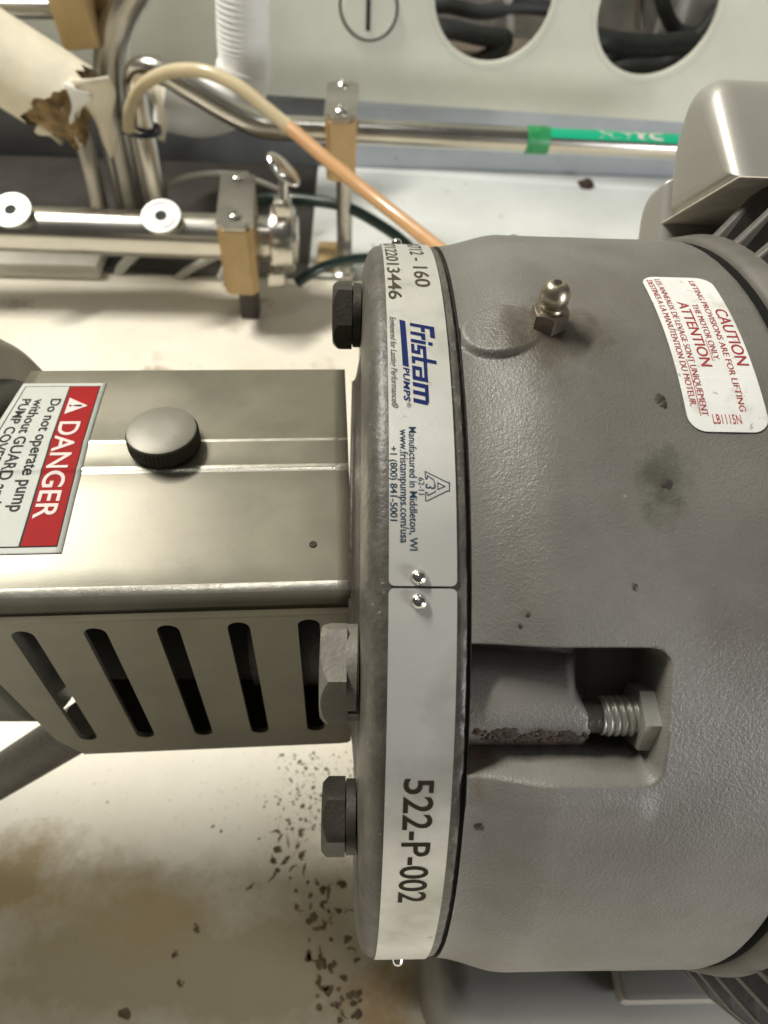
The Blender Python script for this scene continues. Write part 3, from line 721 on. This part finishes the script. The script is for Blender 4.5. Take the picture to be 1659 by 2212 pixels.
# junction box sits at 49 degrees
JT = 48.9
def jp(x, t, n): a = radians(JT); return Vector((x, -sin(a)*t+cos(a)*n, cos(a)*t+sin(a)*n))
def prism(name, x0, x1, poly, mat, parent, bev, seg=5):
    bm = bmesh.new(); a = [bm.verts.new(jp(x0, *p)) for p in poly]; b = [bm.verts.new(jp(x1, *p)) for p in poly]; n = len(poly)
    bm.faces.new(a[::-1]); bm.faces.new(b)
    for i in range(n): bm.faces.new((a[i], a[(i+1) % n], b[(i+1) % n], b[i]))
    bmesh.ops.recalc_face_normals(bm, faces=bm.faces)
    if bev: bmesh.ops.bevel(bm, geom=bm.edges[:], offset=bev, segments=seg, affect='EDGES')
    o = from_bm(name, bm, mat, parent, smooth=True); split(o, 50); return o
def roundpoly(poly, rads, n=6):
    out = []; N = len(poly)
    for i, (p, r_) in enumerate(zip(poly, rads)):
        P = Vector(p); A = (Vector(poly[i-1])-P); Bv = (Vector(poly[(i+1) % N])-P)
        d = min(r_, A.length*.48, Bv.length*.48)
        a = P+A.normalized()*d; b = P+Bv.normalized()*d
        for k in range(n+1):
            t = k/n; q = a*(1-t)**2+P*2*t*(1-t)+b*t*t; out.append((q.x, q.y))
    return out
def cover(name, x0, x1, poly, mat, parent, rho):
    c = Vector((sum(p[0] for p in poly)/len(poly), sum(p[1] for p in poly)/len(poly))); V = []; F = []; n = len(poly); rows = 0
    for k in range(9):
        a = pi/2*k/8; x = x0+rho*(1-sin(a)); ins = rho*(1-cos(a))
        for p in poly:
            d = c-Vector(p); L = d.length; q = Vector(p)+d/L*min(ins, L*.8); V.append(jp(x, q.x, q.y))
        rows += 1
    # first ring is the side wall start, last ring is the end face rim
    V2 = [jp(x1, *p) for p in poly]; V += V2
    for k in range(8):
        for j in range(n): F.append((k*n+j, k*n+(j+1) % n, (k+1)*n+(j+1) % n, (k+1)*n+j))
    for j in range(n): F.append((9*n+j, 9*n+(j+1) % n, (j+1) % n, j))
    F.append(tuple(8*n+j for j in range(n)))
    o = mesh(name, V, F, mat, parent, True); split(o, 50); return o
jb = cover('junction_box', .100, .26, roundpoly([(-.003, .1300), (-.006, .153), (.008, .1695), (.0215, .1665), (.043, .1300)], [.001, .012, .010, .006, .001]), SILVER, pump, .0075)
jb['label'] = 'silver junction box on the upper back of the motor'
prism('gasket', .0995, .26, [(-.018, .1290), (-.018, .1299), (.0465, .1299), (.0465, .1290)], GASK, jb, .0004, 1)
cover('box_base', .0985, .22, roundpoly([(-.0275, .118), (-.0265, .137), (-.019, .1445), (-.0035, .1445), (-.0035, .118)], [.001, .008, .008, .001, .001]), SILVER, jb, .0055)
# motor foot below
ft = box('pedestal', (.026, -.1225, ZF+.0005), (.42, .10, -.118), PAINT_SMOOTH, pump, bev=.016, seg=6)
box('foot', (.097, -.1160, -.1178), (.20, -.085, -.108), SILVER, pump, bev=.003)

# ---- adapter flange with chipped rim
def neck_r(x, th):
    s = sin(radians(th)); base = .050+.0225*sstep(-.25, .75, s)
    return (base if x > -.0083 else .036)+(.1-base)*sstep(-.0088, -.0052, x)**3*.35
grid('adapter_neck', [-.04, -.02, -.0086, -.0082]+frange(-.0078, -.0052, .0004), frange(0, 360, 4), lambda x, t: pol(x, neck_r(x, t), t), NECK, pump)
def rim_r(i, th):
    base = prof_f[i]
    return base
prof_f = [(-.0052, .050), (-.0055, .094), (-.0054, .1040), (-.0050, .1085), (-.0043, .1115), (-.0033, .1137), (-.0022, .1148), (-.0010, .11535), (.0005, RB), (.0060, RB), (.0120, RB), (.0150, RB), (.0160, RB), (.0166, .1149), (.0168, .112), (.0168, .09)]
def flange_pt(i, th):
    x, r = prof_f[int(i)]
    if r > .1: r += .00025*noise.noise(Vector((x*400, th*.9, 7)))+.00012*noise.noise(Vector((x*900, th*2.6, 1)))
    return pol(x, r, th)
flg = grid('adapter_flange', list(range(len(prof_f))), frange(0, 360, .75), flange_pt, RIM, pump, ang=45)
# ---- metal bands
def band(name, t0, t1, label):
    lp = rrect(.0001, .0141, t0, t1, .0012, deg(.0012/RB), 6)
    o = sheet(name, lp, cyf(RB+.00062), PLATE, pump, step=1.5)
    for p in o.data.polygons: p.use_smooth = True
    sd = o.modifiers.new('s', 'SOLIDIFY'); sd.thickness = .00045; sd.offset = -1; split(o, 30)
    o['label'] = label; return o
tS = cyl(905, 1268.5, RB)[1]
b1_ = band('name_plate', 40, tS-.12, 'metal band plate printed with the maker name and blue lettering')
b2_ = band('number_plate', tS+.12, 205, 'metal band plate marked 522-P-002')
RT = RB+.00062+.00007
fb = on_cyl(RT)
def band_text(s, p0, p1, ph, mat, parent, bold=0., shear=0., space=1.):
    t0, t1, x0, x1 = cl(p0, p1, ph, RT)
    return lettering(s, mat, parent, fb, t0, t1, x0, x1, bold, shear, space)
band_text('522-P-002', (872, 1683), (862, 1950), (935, 1683), material('dark_brown_ink', (.025, .018, .010), .6, spec=.12), b2_, .012)
band_text('Manufactured in Middleton, WI', (881.3, 922), (887, 1189), (897, 922), TEAL, b1_, .008)
band_text('www.fristampumps.com/usa', (862, 927), (866.6, 1172.5), (879, 927), TEAL, b1_, .008)
band_text('+1 (800) 841-5001', (842.5, 964), (843.5, 1125), (858.5, 1125), TEAL, b1_, .012)
band_text('62-11', (904, 1031.4), (904, 1068.2), (916.5, 1031.4), TEAL, b1_, .0)
band_text('PUMPS', (870.5, 793), (873.5, 867), (886.5, 867), BLUE, b1_, .03, .2, 1.1)
band_text('®', (879, 869), (879, 880), (888, 880), GREYI, b1_, 0)
band_text('Engineered for Lasting Performance®', (840, 684), (848.5, 881), (862, 881), GREYI, b1_, .012, .3)
# etched model and serial near the top
xr, tr = cyl(898, 619, RT); xr2, _ = cyl(929, 613, RT)
xs_, ts_ = cyl(840.3, 645.5, RT); xs2, _ = cyl(868, 640, RT)
lettering('FPX712 - 160', ETCH, b1_, fb, 58.5, tr, xr, xr2, .012)
lettering('FPX7122013446', ETCH, b1_, fb, 58.0, ts_, xs_, xs2, .012)
# maker's name drawn in slanted strokes: (along, up) units, up 0..1 = foot to cap
fx0, ft0 = cyl(885, 697, RT); fxe, fte = cyl(897.5, 878, RT); fxc, _ = cyl(938, 709, RT)
fw = fte-ft0; fhgt = fxc-fx0
def logo_pt(u, v):      # u 0..1 along, v 0..1 up, slant towards reading direction
    return pol(fx0+(fxe-fx0)*u*.15+v*fhgt, RT+.00002, ft0+fw*(u*.955+v*.055))
def stroke(bm, pts):
    bm.faces.new([bm.verts.new(p) for p in [logo_pt(*q) for q in pts]])
bm = bmesh.new()
def R_(u0, v0, u1, v1): stroke(bm, [(u0, v0), (u1, v0), (u1, v1), (u0, v1)])
X = .60; S = .040
R_(.000, 0, .045, 1); R_(.045, .80, .165, 1); R_(.045, .44, .105, .60)                       # F
R_(.125, 0, .168, X); R_(.168, .43, .215, X)                                                # r
R_(.232, 0, .275, X); R_(.232, .70, .275, .88)                                              # i
R_(.300, 0, .420, .13); R_(.378, .13, .420, .24); R_(.300, .24, .420, .36); R_(.300, .36, .343, .46); R_(.300, .46, .440, X)   # s
R_(.462, 0, .505, .46); R_(.462, .60, .505, .98); R_(.505, 0, .548, .13); R_(.440, .46, .600, X)          # t
R_(.580, 0, .700, .13); R_(.580, .13, .622, .28); R_(.580, .28, .700, .38); R_(.600, .46, .700, X); R_(.700, 0, .745, X)   # a
R_(.775, 0, .820, X); R_(.820, .46, .975, X); R_(.865, 0, .908, .46); R_(.955, 0, 1.0, .55); R_(.975, .46, 1.0, X)*0 if False else None  # m
from_bm('maker_lettering', bm, BLUE, b1_)
def lb(u0, u1, v0, v1):
    a0 = cyl(862.6, 690, RT); a1 = cyl(869.9, 789, RT); c0 = cyl(875.1, 692, RT)
    wd = c0[0]-a0[0]
    return grid('printed_bar', frange(0, 1, .1), [0, 1], lambda u, v: pol(a0[0]+(a1[0]-a0[0])*u+wd*v, RT, a0[1]+(a1[1]-a0[1])*u+.25*v), BLUE, b1_)
lb(0, 1, 0, 1)
# 3A-style triangle mark: outlined strokes
def bp(px, py): x, t = cyl(px, py, RT); return x, t
def line(bm, p, q, w=1.6):
    (x0, y0), (x1, y1) = p, q; d = sqrt((x1-x0)**2+(y1-y0)**2); nx, ny = -(y1-y0)/d*w/2, (x1-x0)/d*w/2
    ex, ey = (x1-x0)/d*w*.3, (y1-y0)/d*w*.3
    Q = [(x0+nx-ex, y0+ny-ey), (x1+nx+ex, y1+ny+ey), (x1-nx+ex, y1-ny+ey), (x0-nx-ex, y0-ny-ey)]
    bm.faces.new([bm.verts.new(pol(*[bp(*k)[0], RT, bp(*k)[1]])) for k in Q])
def z7(x, y): return ((1500+x/4.023)/1.8227, (1650+y/4.023)/1.8227)
bm = bmesh.new()
L3 = [[(700, 830), (1060, 1005), (1085, 1003), (1085, 1140), (1060, 1135), (730, 1295), (708, 1295), (708, 1160), (730, 1160), (745, 1210), (860, 1150), (860, 1130)],
      [(700, 830), (708, 945), (730, 945), (735, 895), (835, 960), (850, 1010)],
      [(900, 1010), (1015, 1065), (900, 1115), (900, 1010)]]
for L_ in L3:
    for p, q in zip(L_[:-1], L_[1:]): line(bm, z7(*p), z7(*q), 1.9)
T3 = [(730, 1030), (712, 1055), (720, 1085), (760, 1090), (785, 1070), (800, 1095), (845, 1090), (860, 1060), (845, 1030)]
for p, q in zip(T3[:-1], T3[1:]): line(bm, z7(*p), z7(*q), 2.8)
from_bm('triangle_mark', bm, TEAL, b1_)
# rivets
def rivet(px, py, parent, r=.00165):
    x, t = cyl(px, py, RB+.001)
    return lathe('rivet', [(0, r*1.05), (.0004, r), (.0009, r*.9), (.0014, r*.66), (.0017, r*.3), (.00175, 0)], CHROME, pol(x, RB+.0006, t), pol(0, 1, t), parent, seg=28, ang=60)
rivet(904.5, 1247, b1_); rivet(905, 1300, b2_)
for (t, p_) in ((60.2, b1_), (190.3, b2_)):
    lathe('rivet', [(0, .0017), (.0004, .0016), (.0009, .0015), (.0014, .0011), (.0017, .0005), (.00175, 0)], CHROME, pol(.0052 if t < 90 else .007, RB+.0006, t), pol(0, 1, t), p_, seg=24, ang=60)
# ---- flange bolts
for (r, t, af, h, m, rt, nm) in ((.098, 72.0, .0172, .0056, BOLT, .52, 'dark bolt'), (.0955, 137.2, .0212, .0060, BOLTL, 0, 'grey bolt'), (.0975, 160.6, .0165, .0056, BOLT, .30, 'dark bolt')):
    O = pol(-.0056, r, t); up = pol(0, 1, 128 if af > .02 else t)
    wsh = .0027
    b = hexhead('flange_bolt', af, h, m, O+Vector((-wsh, 0, 0)), (-1, 0, 0), up, pump, rot=rt)
    b['label'] = nm+(' with split washer beside the slotted guard' if af > .02 else (' on the far upper part of the flange' if t < 100 else ' low on the flange'))
    Rw = af*.52
    if af > .02:      # split spring washer
        V = []; F = []; n = 60
        for k in range(n+1):
            a = 2*pi*k/n*.985; a2 = a
            e = Vector(up).normalized(); g = Vector((-1, 0, 0)).cross(e)
            ang0 = radians(-40)
            dr_ = e*cos(a2+ang0)+g*sin(a2+ang0); off = .0007*(k/n-.5)
            for (hh, rr) in ((0, Rw), (wsh*.9, Rw), (wsh*.9, Rw*.6), (0, Rw*.6)):
                V.append(O+Vector((-hh*.97+off-.0002, 0, 0))+dr_*rr)
        for k in range(n):
            for j in range(4): F.append((k*4+j, k*4+(j+1) % 4, (k+1)*4+(j+1) % 4, (k+1)*4+j))
        F += [(0, 1, 2, 3), (n*4+3, n*4+2, n*4+1, n*4)]
        split(mesh('split_washer', V, F, BOLTL, b, True), 30)
    else:
        lathe('washer', [(0, Rw*.9), (0.0002, Rw*1.02), (wsh*.9, Rw*1.02), (wsh, Rw*.9), (wsh, Rw*.5)], m, O, (-1, 0, 0), b, seg=40)
# ---- shaft, seal housing and casing to the left
lathe('shaft', [(-.13, .012), (-.004, .012)], STEELD, (0, 0, 0), (1, 0, 0), pump, seg=32)
lathe('dark_core', [(-.1125, .012), (-.112, .034), (-.013, .034), (-.0125, .012)], DARK, (0, 0, 0), (1, 0, 0), pump, seg=32)  # black core added inside the guard so its slots look dark
lathe('seal_housing', [(-.20, .046), (-.118, .046), (-.116, .043), (-.098, .030), (-.096, .012)], CASED, (0, 0, 0), (1, 0, 0), pump, seg=90)
cprof = [(-.30, .090), (-.150, .090), (-.138, .0885), (-.130, .0845), (-.1255, .080), (-.1250, .05)]
cc = [(-.126, .071), (-.119, .0695), (-.1145, .064), (-.1125, .054), (-.1120, .02)]
grid('casing_cover', list(range(5)), frange(0, 360, 3), lambda i, t: pol(cc[int(i)][0], min(cc[int(i)][1], .048+.03*sstep(-.35, .95, cos(radians(t-70)))), t), CASED, pump)
grid('pump_casing', list(range(len(cprof))), frange(0, 360, 3), lambda i, t: pol(cprof[int(i)][0], min(cprof[int(i)][1], .03+.06*sstep(-.35, .95, cos(radians(t-70)))), t), CASE, pump)
P1 = at(190, 1560, 'z', -.05); P2 = at(-120, 1752, 'z', -.15)
tube('support_leg', [P1, P2, P2+(P2-P1)], .0092, NECK, pump, seg=28, sub=1)

# ---- guard
GR = Matrix.Rotation(.043, 3, 'Z')
def warp(x, y):
    if x < -.0952 : x = -.0952+(x+.0952)*(1+9.0*max(-.02, .033-y))
    return x
def gp(x, y, z): return GR @ Vector((x, y, z))
prof_g = [(.0445, -.036), (.0448, .020), (.0448, .056), (.0444, .0605), (.0428, .0637), (.0414, .0650), (.0405, .0652), (.030, .0653), (.018, .0652), (.0096, .06500), (.0086, .06510), (.0076, .06500), (.004, .06450), (-.0012, .0641), (-.0020, .06425), (-.0028, .0640), (-.0036, .0637), (-.012, .0628), (-.022, .0617), (-.034, .0604), (-.0400, .0597), (-.0424, .0589), (-.0441, .0574), (-.0449, .0555), (-.0452, .0535)]
# arc length table so that the sticker can follow the same profile
def prof_z(y):
    pr = [(a, b) for a, b in prof_g if b > .056]
    for (y1, z1), (y2, z2) in zip(pr[:-1], pr[1:]):
        if y2 <= y <= y1: return z1+(z2-z1)*(y-y1)/(y2-y1)
    return pr[0][1]
GX0, GX1 = -.1105, -.0088
guard = thing_g = grid('shaft_guard', frange(GX0, GX1, (GX1-GX0)/24), list(range(len(prof_g))), lambda x, i: gp(warp(x, prof_g[int(i)][0]) if prof_g[int(i)][1] > .06 else x+(GX0-.0-x)*0, *prof_g[int(i)]), GUARD, pump)
guard.data.materials.append(EDGE)
nvg = len(prof_g)-1
for pi_, p in enumerate(guard.data.polygons):
    i = pi_ % nvg; y0, y1 = prof_g[i][0], prof_g[i+1][0]
    if i == 20 or (-.0037 < y1 and y0 < -.0010) or (.0075 < y1 and y0 < .0088): p.material_index = 1
guard['label'] = 'bent stainless sheet guard with slanted looking slots over the shaft'
sd = guard.modifiers.new('s', 'SOLIDIFY'); sd.thickness = .0015; sd.offset = -1
# near side of the guard with its slots
YD = -.0452
def stadium(cx, z0, z1, w):
    out = []; r = w/2
    for k in range(11): a = pi*k/10; out.append((cx+r*cos(a), z1-r+r*sin(a)))
    for k in range(11): a = pi+pi*k/10; out.append((cx+r*cos(a), z0+r+r*sin(a)))
    return out
ob_ = [(-.1015, -.0335), (-.0125, -.0335), (-.0100, -.0330), (-.0089, -.0315), (-.0088, .0533), (GX0-.004, .0533), (-.1120, .0235), (-.1075, -.0205)]
sl_ = [stadium(cx, -.0218, .0492-.0004*i, .0060) for i, cx in enumerate((-.0209, -.0398, -.0586, -.0778, -.0966))]
loops = [ob_]+sl_
tri = tessellate_polygon([[Vector((a, b, 0)) for a, b in L] for L in loops]); flat = [p for L in loops for p in L]
bm = bmesh.new(); vs = [bm.verts.new(gp(a, YD, b)) for a, b in flat]
for t in tri:
    try: bm.faces.new([vs[i] for i in t])
    except ValueError: pass
bmesh.ops.recalc_face_normals(bm, faces=bm.faces)
n0 = sum((f.normal*f.calc_area() for f in bm.faces), Vector())
if n0.y > 0: bmesh.ops.reverse_faces(bm, faces=bm.faces)
o = from_bm('side_panel', bm, GUARD, guard); sd = o.modifiers.new('s', 'SOLIDIFY'); sd.thickness = .0015; sd.offset = -1
box('inner_liner', (-.106, -.038, .0445), (-.0125, -.036, .058), GUARD, guard, M=GR.to_4x4())
box('inner_lip', (-.100, -.0435, -.036), (-.0125, -.010, -.0345), GUARD, guard, M=GR.to_4x4())
# lower lap of the fold
grid('fold_lap', [GX0-.004, -.05, GX1+.0002], list(range(3)), lambda x, i: gp(x, *[(-.0458, .0555), (-.0462, .0540), (-.0459, .0520)][int(i)]), GUARD, guard)
# knob
KC = (at(270, 925, 'z', .0712)+at(425, 925, 'z', .0712))/2; KR = (at(425, 925, 'z', .0712)-at(270, 925, 'z', .0712)).length/2
kp = [(-.001, .0085), (.0005, .0094)]
kn = lathe('knob', [(.0635, KR*.7), (.0648, KR*.72), (.0653, KR*.94), (.0700, KR*.99), (.0706, KR*.97), (.0709, KR*.90), (.0711, KR*.3), (.0711, 0)], KNOBM, (KC.x, KC.y, 0), (0, 0, 1), guard, seg=64)
V = []; F = []
nk = 110
for i, z in enumerate(frange(.0655, .0697, .0007)):
    for k in range(nk):
        a = 2*pi*(k+.5*(i % 2))/nk; r = KR*1.005+(.00022 if (k+i) % 2 else -.00016)
        V.append((KC.x+r*cos(a), KC.y+r*sin(a), z))
nr_ = len(V)//nk
for i in range(nr_-1):
    for k in range(nk): F.append((i*nk+k, i*nk+(k+1) % nk, (i+1)*nk+(k+1) % nk, (i+1)*nk+k))
mesh('knurling', V, F, material('knurled_steel', (.10, .094, .076), .45, metal=.4), kn)
# danger sticker
def gs(u, y, lift=.00018):
    return gp(warp(u, y), y, prof_z(y)+lift)
def gsheet(name, x0, x1, y0, y1, mat, parent, lift, skew=.0):
    return grid(name, frange(x0, x1, .002), frange(y0, y1, .0005), lambda x, y: gs(x-(.033-y)*skew, y, lift), mat, parent)
SK = .014
dgs = gsheet('danger_sticker', -.1103, -.0846, -.0299, .0345, STICKD, guard, .00014, SK)
dgs['label'] = 'white danger sticker with a red DANGER strip'
sdx = dgs.modifiers.new('s', 'SOLIDIFY'); sdx.thickness = .0001; sdx.offset = -1
gsheet('black_frame', -.1090, -.0860, -.0280, .0331, INK, dgs, .00026, SK)
gsheet('white_field', -.1086, -.0955, -.0276, .0327, STICKD, dgs, .00036, SK)
gsheet('red_strip', -.0951, -.0863, -.0276, .0327, RED, dgs, .00036, SK)
gt_ = lambda a, b: gs(b-(.033-a)*SK, a, .00048)
lettering('DANGER', INKW, dgs, gt_, .0165, -.0190, -.0944, -.0886, bold=.012)
bm = bmesh.new()
for tri_ in ([(.0272, -.0941), (.0198, -.0941), (.0235, -.0880)],): bm.faces.new([bm.verts.new(gt_(*p)) for p in tri_])
from_bm('warning_triangle', bm, INKW, dgs)
gt2 = lambda a, b: gs(b-(.033-a)*SK, a, .0006)
lettering('!', INK, dgs, gt2, .0231, .0239, -.0934, -.0897, bold=.01)
lettering('Do not operate pump', INK, dgs, gt_, .0268, -.0165, -.0992, -.0965, bold=.012)
lettering('without GUARD and', INK, dgs, gt_, .0268, -.0136, -.1038, -.1012, bold=.012)
lettering('PUMP COVER in', INK, dgs, gt_, .0268, -.0040, -.1074, -.1050, bold=.012)
# dimple
xq = at(676, 1175, 'z', .0612); q = GR.transposed() @ xq
lathe('dimple', [(0, .0011), (.0002, .0008), (.0001, .0004), (.00005, 0)], RUST, gp(q.x, q.y, prof_z(q.y)+.0001), (0, -.12, 1), guard, seg=16)

# ================================================================== DIRT ON THE FLOOR
def flat_blob(V, F, P, s, seed, el=1., rot=0., up=.0002):
    up = .00012
    n = 14; i0 = len(V); V.append(P+Vector((0, 0, up)))
    for k in range(n):
        a = 2*pi*k/n; r = s*(1+.55*noise.noise(Vector((cos(a)*1.3, sin(a)*1.3, seed)))+.2*noise.noise(Vector((cos(a)*4, sin(a)*4, seed))))
        x, y = cos(a)*r*el, sin(a)*r/el
        V.append(P+Vector((x*cos(rot)-y*sin(rot), x*sin(rot)+y*cos(rot), .0001)))
    for k in range(n): F.append((i0, i0+1+k, i0+1+(k+1) % n))
V = []; F = []
for k in range(200):
    u = random.random()
    if k < 220: px = random.gauss(680, 45); py = random.uniform(1625, 1810)
    elif k < 250: px = random.gauss(650+.35*(0), 60); py = random.uniform(1780, 2212); px += (py-1780)*.13
    else: px = random.uniform(380, 760); py = random.uniform(1640, 2212)
    if px > 765 and py < 2050: continue
    P = at(px, py, 'z', ZF)
    flat_blob(V, F, P, abs(random.gauss(0, .00042))+.0002, k*1.7, random.uniform(.8, 1.5), random.uniform(0, 3))
for k in range(700):
    px = random.gauss(675, 60); py = random.uniform(1618, 1800)+random.expovariate(1/60)
    if px > 765: continue
    flat_blob(V, F, at(px, py, 'z', ZF), random.uniform(.00008, .00026), k*.9, 1.2, k, .0002)
o = mesh('dirt_flecks', V, F, DIRT); o['kind'] = 'stuff'; o['label'] = 'brown dirt flecks on the cream floor in front of the pump'
V = []; F = []
for k, (px, py, s) in enumerate(((425, 2008, 11), (376, 2063, 9), (387, 2123, 9), (268, 2190, 20), (460, 1785, 7), (478, 1795, 6), (690, 2178, 10), (735, 2205, 9), (590, 1860, 11), (600, 1880, 10), (650, 1850, 9), (665, 1905, 7), (640, 1925, 7), (560, 1812, 6), (700, 2000, 9), (715, 2030, 8), (770, 2150, 14), (775, 2190, 14), (690, 2080, 9), (232, 1733, 4), (70, 665, 7), (40, 650, 6), (52, 640, 5), (68, 733, 6), (35, 727, 4), (355, 732, 3))):
    z = ZF
    P = at(px, py, 'z', z)
    for j in range(1+int(s > 8)*2):
        flat_blob(V, F, P+Vector((random.uniform(-1, 1), random.uniform(-1, 1), 0))*s*.00012*j, s*.00013*(1-.25*j), k*2.3+j, 1.15, k, .001)
for k in range(16):
    py = random.uniform(1830, 2205); px = random.gauss(640+(py-1830)*.22, 50)
    if px > 770: continue
    P = at(px, py, 'z', ZF)
    for j in range(4): flat_blob(V, F, P+Vector((random.gauss(0, .0011), random.gauss(0, .0011), 0)), random.uniform(.0006, .0016), k*7.7+j, random.uniform(.8, 1.5), k, .0003)
o = mesh('dirt_spots', V, F, DIRT); o['kind'] = 'stuff'; o['label'] = 'larger dark spots scattered on the cream floor'
V = []; F = []
def curl(P, L_, w_, rot, bend, seed):
    n = 14; q = Vector(P); a = rot; i0 = len(V)
    for j in range(n+1):
        t = j/n; ww = w_*(.35+.65*sin(pi*min(1, t*1.1+.05)))*(1+.7*noise.noise(Vector((seed, t*5, 0)))); ww = max(ww, w_*.15)
        nx, ny = -sin(a), cos(a)
        V.append(q+Vector((nx*ww, ny*ww, .0002))); V.append(q-Vector((nx*ww, ny*ww, -.0002)))
        q = q+Vector((cos(a), sin(a), 0))*L_/n; a += bend/n+.5*noise.noise(Vector((seed, 7, t*4)))
    for j in range(n): F.append((i0+2*j, i0+2*j+1, i0+2*j+3, i0+2*j+2))
for k in range(46):
    py = random.uniform(1800, 2200); px = random.gauss(625+(py-1800)*.26, 38)
    if px > 775 or px < 520: continue
    curl(at(px, py, 'z', ZF), random.uniform(.002, .0075), random.uniform(.0004, .0013), random.uniform(0, 6.3), random.uniform(-4, 4), k*3.1)
o = mesh('brown_residue', V, F, DIRTB); o['kind'] = 'stuff'; o['label'] = 'curly brown residue stains on the floor below the flange'
